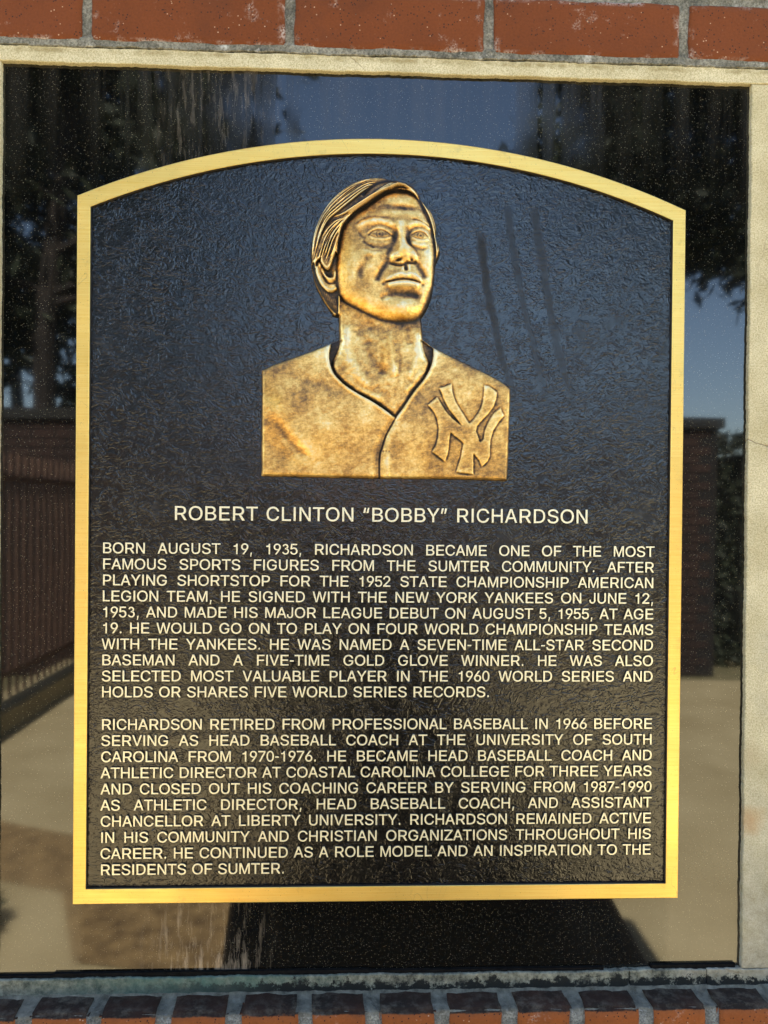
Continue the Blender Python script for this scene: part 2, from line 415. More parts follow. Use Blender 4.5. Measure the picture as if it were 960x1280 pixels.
wall = empty('brick_wall', (0.15, 0, 0), 'red brick monument wall with grey mortar joints that holds the black granite slab', 'wall')
WX = 0.15
fine_b = [brick_mesh('brick', BL, BH, BD, s) for s in range(5)]
crs_b = brick_mesh('brick', BL, BH, BD, 9, fine=False)
half_b = brick_mesh('brick', 0.0915, BH, BD, 11, fine=False)
SX0, SX1, SZ0, SZ1 = -0.4165, 0.4105, -0.4520, 0.5060     # outer edges of the stone surround
z_first = 0.5115 + BH / 2
def put_brick(me, x, z, y=FACE):
    return mesh_obj('brick', me, None, wall, (x - WX, y, ZC + z))
cut_cache = {}
for k in range(-20, 12):
    z = z_first + k * COURSE
    spans = [(-0.55, 0.68)] if (k >= 0 or z + BH/2 < -0.57) else [(-0.55, SX0 - 0.010), (SX1 + 0.010, 0.68)]
    if k < 0 and -0.61 < z < -0.50: spans = [(-0.55, -0.551), (0.679, 0.68)]     # the ledge runs through here
    for i in range(-6, 8):
        x = 0.0027 + i * PITCH + (PITCH / 2 if k % 2 else 0)
        for s0, s1 in spans:
            a_, b_ = max(x - BL/2, s0), min(x + BL/2, s1)
            if b_ - a_ < 0.035: continue
            if b_ - a_ > BL - 1e-4:
                me = fine_b[(i * 2 + k) % 5] if k in (0, 1) and abs(x) < 0.55 else crs_b
            else:
                key = round(b_ - a_, 4)
                if key not in cut_cache: cut_cache[key] = brick_mesh('brick', b_ - a_, BH, BD, 30 + len(cut_cache), fine=False)
                me = cut_cache[key]
            put_brick(me, (a_ + b_)/2, z)
# body of the wall; unseen raised central bay added to shadow the ground in front
bm = bmesh.new()
BK = FACE + 0.0030
def wall_slab(x0, x1, z0, z1, y0=BK): add_box(bm, x0 - WX, x1 - WX, y0, 0.40, z0, z1)
wall_slab(-0.55, 0.68, ZC + SZ1 + 0.0008, 2.30)
wall_slab(-0.55, SX0 - 0.0005, ZC - 0.57, ZC + SZ1 + 0.0008)
wall_slab(SX1 + 0.0005, 0.68, ZC - 0.57, ZC + SZ1 + 0.0008)
wall_slab(SX0 - 0.0005, SX1 + 0.0005, ZC - 0.57, ZC + SZ1 + 0.0008, 0.035)
wall_slab(-0.55, 0.68, 0.0, ZC - 0.57)
mo = bm_obj('mortar', bm, M_MORTAR, wall)
# fine mortar surface in view: irregular bed between first course and the stone
bm = bmesh.new()
add_box(bm, -0.62 - WX, 0.74 - WX, -0.05, 0.45, 2.30, 2.38)
bmesh.ops.bevel(bm, geom=bm.edges[:], offset=0.01, segments=2, affect='EDGES')
bm_obj('coping', bm, M_STONE, wall)  # caps the added bay out of view and lengthens its cast shadow
# unseen wings, added low so ground beside the bay's shadow stays sunlit
for x0, x1 in ((-1.9, -0.55), (0.68, 2.2)):
    bm = bmesh.new(); add_box(bm, x0 - WX, x1 - WX, 0.04, 0.34, 0, 1.55)
    wg = bm_obj('unseen_wing', bm, M_BRICK, wall)
    bm = bmesh.new(); add_box(bm, x0 - WX - 0.02, x1 - WX + 0.02, 0.01, 0.37, 1.55, 1.62)
    bm_obj('unseen_wing_coping', bm, M_STONE, wall)

# ------------------------------------------------------------------ cast-stone surround
def edge_strip(name, x0, x1, z0, z1, y0, y1, mat, parent, seed, rag=(0,0,0,0), amp=0.0007, step=0.0022):
    """slab whose long edges are slightly ragged; rag flags: left,right,bottom,top"""
    r = random.Random(seed)
    ph = [r.uniform(0, 9) for _ in range(12)]
    def w(t, k): return amp * (0.5*math.sin(t*47+ph[k]) + 0.3*math.sin(t*171+ph[k+1]) + 0.25*math.sin(t*613+ph[k+2]) + r.uniform(-.35,.35))
    pts = []
    nx = max(2, int((x1-x0)/step)); nz = max(2, int((z1-z0)/step))
    for i in range(nx): t = x0+(x1-x0)*i/nx; pts.append((t, z0 + (w(t,0) if rag[2] else 0)))
    for i in range(nz): t = z0+(z1-z0)*i/nz; pts.append((x1 + (w(t,3) if rag[1] else 0), t))
    for i in range(nx): t = x1-(x1-x0)*i/nx; pts.append((t, z1 + (w(t,6) if rag[3] else 0)))
    for i in range(nz): t = z1-(z1-z0)*i/nz; pts.append((x0 + (w(t,9) if rag[0] else 0), t))
    bm = bmesh.new()
    f = bm.faces.new([bm.verts.new((x, y0, z)) for x, z in pts])
    ex = bmesh.ops.extrude_face_region(bm, geom=[f])
    bmesh.ops.translate(bm, vec=(0, y1-y0, 0), verts=[v for v in ex['geom'] if isinstance(v, bmesh.types.BMVert)])
    fr = [g for g in bm.faces if all(abs(v.co.y - y0) < 1e-6 for v in g.verts)]
    bmesh.ops.bevel(bm, geom=[e for g in fr for e in g.edges], offset=0.0007, segments=1, affect='EDGES')
    return bm_obj(name, bm, mat, parent)
GX0, GX1, GZ0, GZ1 = -0.3872, 0.3808, -0.4340, 0.4900
sur = empty('stone_surround', (0, 0, ZC), 'pale cast stone surround framing the black granite slab, greyer and mouldy at its foot', 'surround')
edge_strip('top_rail', SX0, SX1, GZ1, SZ1 - 0.0005, -0.0060, 0.03, M_STONE, sur, 1, (0,0,1,1))
edge_strip('side_rail', SX0, GX0, GZ0, GZ1 - 0.0004, -0.0056, 0.03, M_STONE, sur, 2, (1,1,0,0), 0.0005)
edge_strip('side_rail', GX1, SX1, GZ0, GZ1 - 0.0004, -0.0056, 0.03, M_STONE, sur, 3, (1,1,0,0), 0.0006)
edge_strip('bottom_rail', SX0, 0.2610, SZ0 - 0.006, GZ0 - 0.0012, -0.0060, 0.03, M_STONE, sur, 4, (0,1,0,1), 0.0009)
edge_strip('bottom_rail', 0.2622, 0.3430, SZ0 - 0.006, GZ0 - 0.0006, -0.0057, 0.03, M_STONE, sur, 5, (1,0,0,1), 0.0008)
edge_strip('bottom_rail', 0.3436, SX1, SZ0 - 0.006, GZ0 - 0.0004, -0.0061, 0.03, M_STONE, sur, 6, (0,0,0,1), 0.0008)
# mortar bed over the top rail (a little ragged, squeezed over the stone)
bedm = edge_strip('mortar_bed', -0.55 - WX, 0.62 - WX, ZC + SZ1 - 0.0002, ZC + SZ1 + 0.0095, -0.0072, 0.02, M_MORTAR, wall, 8, (0,0,1,1), 0.0013)

# black sealant bead in the joint under the granite, gone in places
bm = bmesh.new()
for (a, b_, hgt) in ((-0.386, -0.325, 0.0015), (-0.33, -0.01, 0.003), (-0.01, 0.235, 0.0018), (0.285, 0.375, 0.0034)):
    add_box(bm, a, b_, -0.0030 - hgt * .1, 0.004, GZ0 - 0.0014, GZ0 + hgt)
sl = bm_obj('joint_sealant', bm, mat_plain('black_sealant', (0.003,0.003,0.003), (0.012,0.011,0.010), 200, 0.95, spec=0.1), sur)

# ------------------------------------------------------------------ granite slab
gr = None
bm = bmesh.new()
add_box(bm, GX0 - 0.004, GX1 + 0.004, 0.0, 0.03, GZ0 - 0.004, GZ1 + 0.004)
gr = bm_obj('granite_slab', bm, M_GRANITE, None, (0, 0, ZC))
tag(gr, 'polished black granite slab with pale flecks behind the bronze plaque', 'slab')

# ------------------------------------------------------------------ rowlock ledge
ledge = empty('brick_ledge', (0.0, -0.036, ZC - 0.4525), 'projecting ledge of bricks on edge below the granite, painted dark on top for shade, orange in front', 'ledge')
RP, RW = 0.06835, 0.0575
def rowlock(seed):
    r = random.Random(seed)
    bm = bmesh.new()
    nx, nz, ny = 10, 4, 6
    W, H, D = RW, 0.095, 0.12
    geo = bmesh.ops.create_cube(bm, size=1.0)
    bmesh.ops.scale(bm, vec=(W, D, H), verts=bm.verts[:])
    bmesh.ops.translate(bm, vec=(0, D/2, -H/2), verts=bm.verts[:])
    bmesh.ops.bevel(bm, geom=bm.edges[:], offset=0.0028, segments=2, affect='EDGES')
    bmesh.ops.subdivide_edges(bm, edges=[e for e in bm.edges if e.calc_length() > 0.02], cuts=9, use_grid_fill=True)
    a = [r.uniform(0, 9) for _ in range(6)]
    for v in bm.verts:
        c = v.co
        c.z += 0.0004 * math.sin(c.x * 150 + a[0]) + 0.0003 * math.sin(c.y * 260 + a[1]) + r.uniform(-0.0002, 0.0002)
        c.x += 0.0007 * math.sin(c.z * 130 + a[2]) + 0.0008 * math.sin(c.y * 150 + a[3])
        c.y += 0.0007 * math.sin(c.x * 170 + a[4])
    me = bpy.data.meshes.new('brick'); bmesh.ops.recalc_face_normals(bm, faces=bm.faces[:]); bm.to_mesh(me); bm.free()
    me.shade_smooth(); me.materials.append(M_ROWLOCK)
    return me
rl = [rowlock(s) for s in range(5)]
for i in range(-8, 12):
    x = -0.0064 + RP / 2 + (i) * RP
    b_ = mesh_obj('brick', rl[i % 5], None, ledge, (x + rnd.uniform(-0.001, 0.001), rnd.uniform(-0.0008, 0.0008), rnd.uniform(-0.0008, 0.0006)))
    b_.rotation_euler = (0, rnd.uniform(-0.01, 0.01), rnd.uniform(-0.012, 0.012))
bm = bmesh.new()
nxx = 500
xa, xb = -0.55, 0.82
prof = [(0.0022, -0.10), (0.0022, -0.0035), (0.0045, -0.0024), (0.02, -0.0022), (0.0265, -0.0015), (0.0290, 0.0012), (0.0315, 0.0028), (0.05, 0.0032)]
rows = []
for i in range(nxx + 1):
    x = xa + (xb - xa) * i / nxx
    rows.append([bm.verts.new((x, y + 0.0005*math.sin(x*310+j)+rnd.uniform(-.0003,.0003), z + 0.0005*math.sin(x*170 + j*1.3) + rnd.uniform(-.0003,.0003))) for j, (y, z) in enumerate(prof)])
for i in range(nxx):
    for j in range(len(prof)-1):
        bm.faces.new((rows[i][j], rows[i+1][j], rows[i+1][j+1], rows[i][j+1]))
bm_obj('mortar', bm, M_MORTAR_D, ledge, smooth=True)
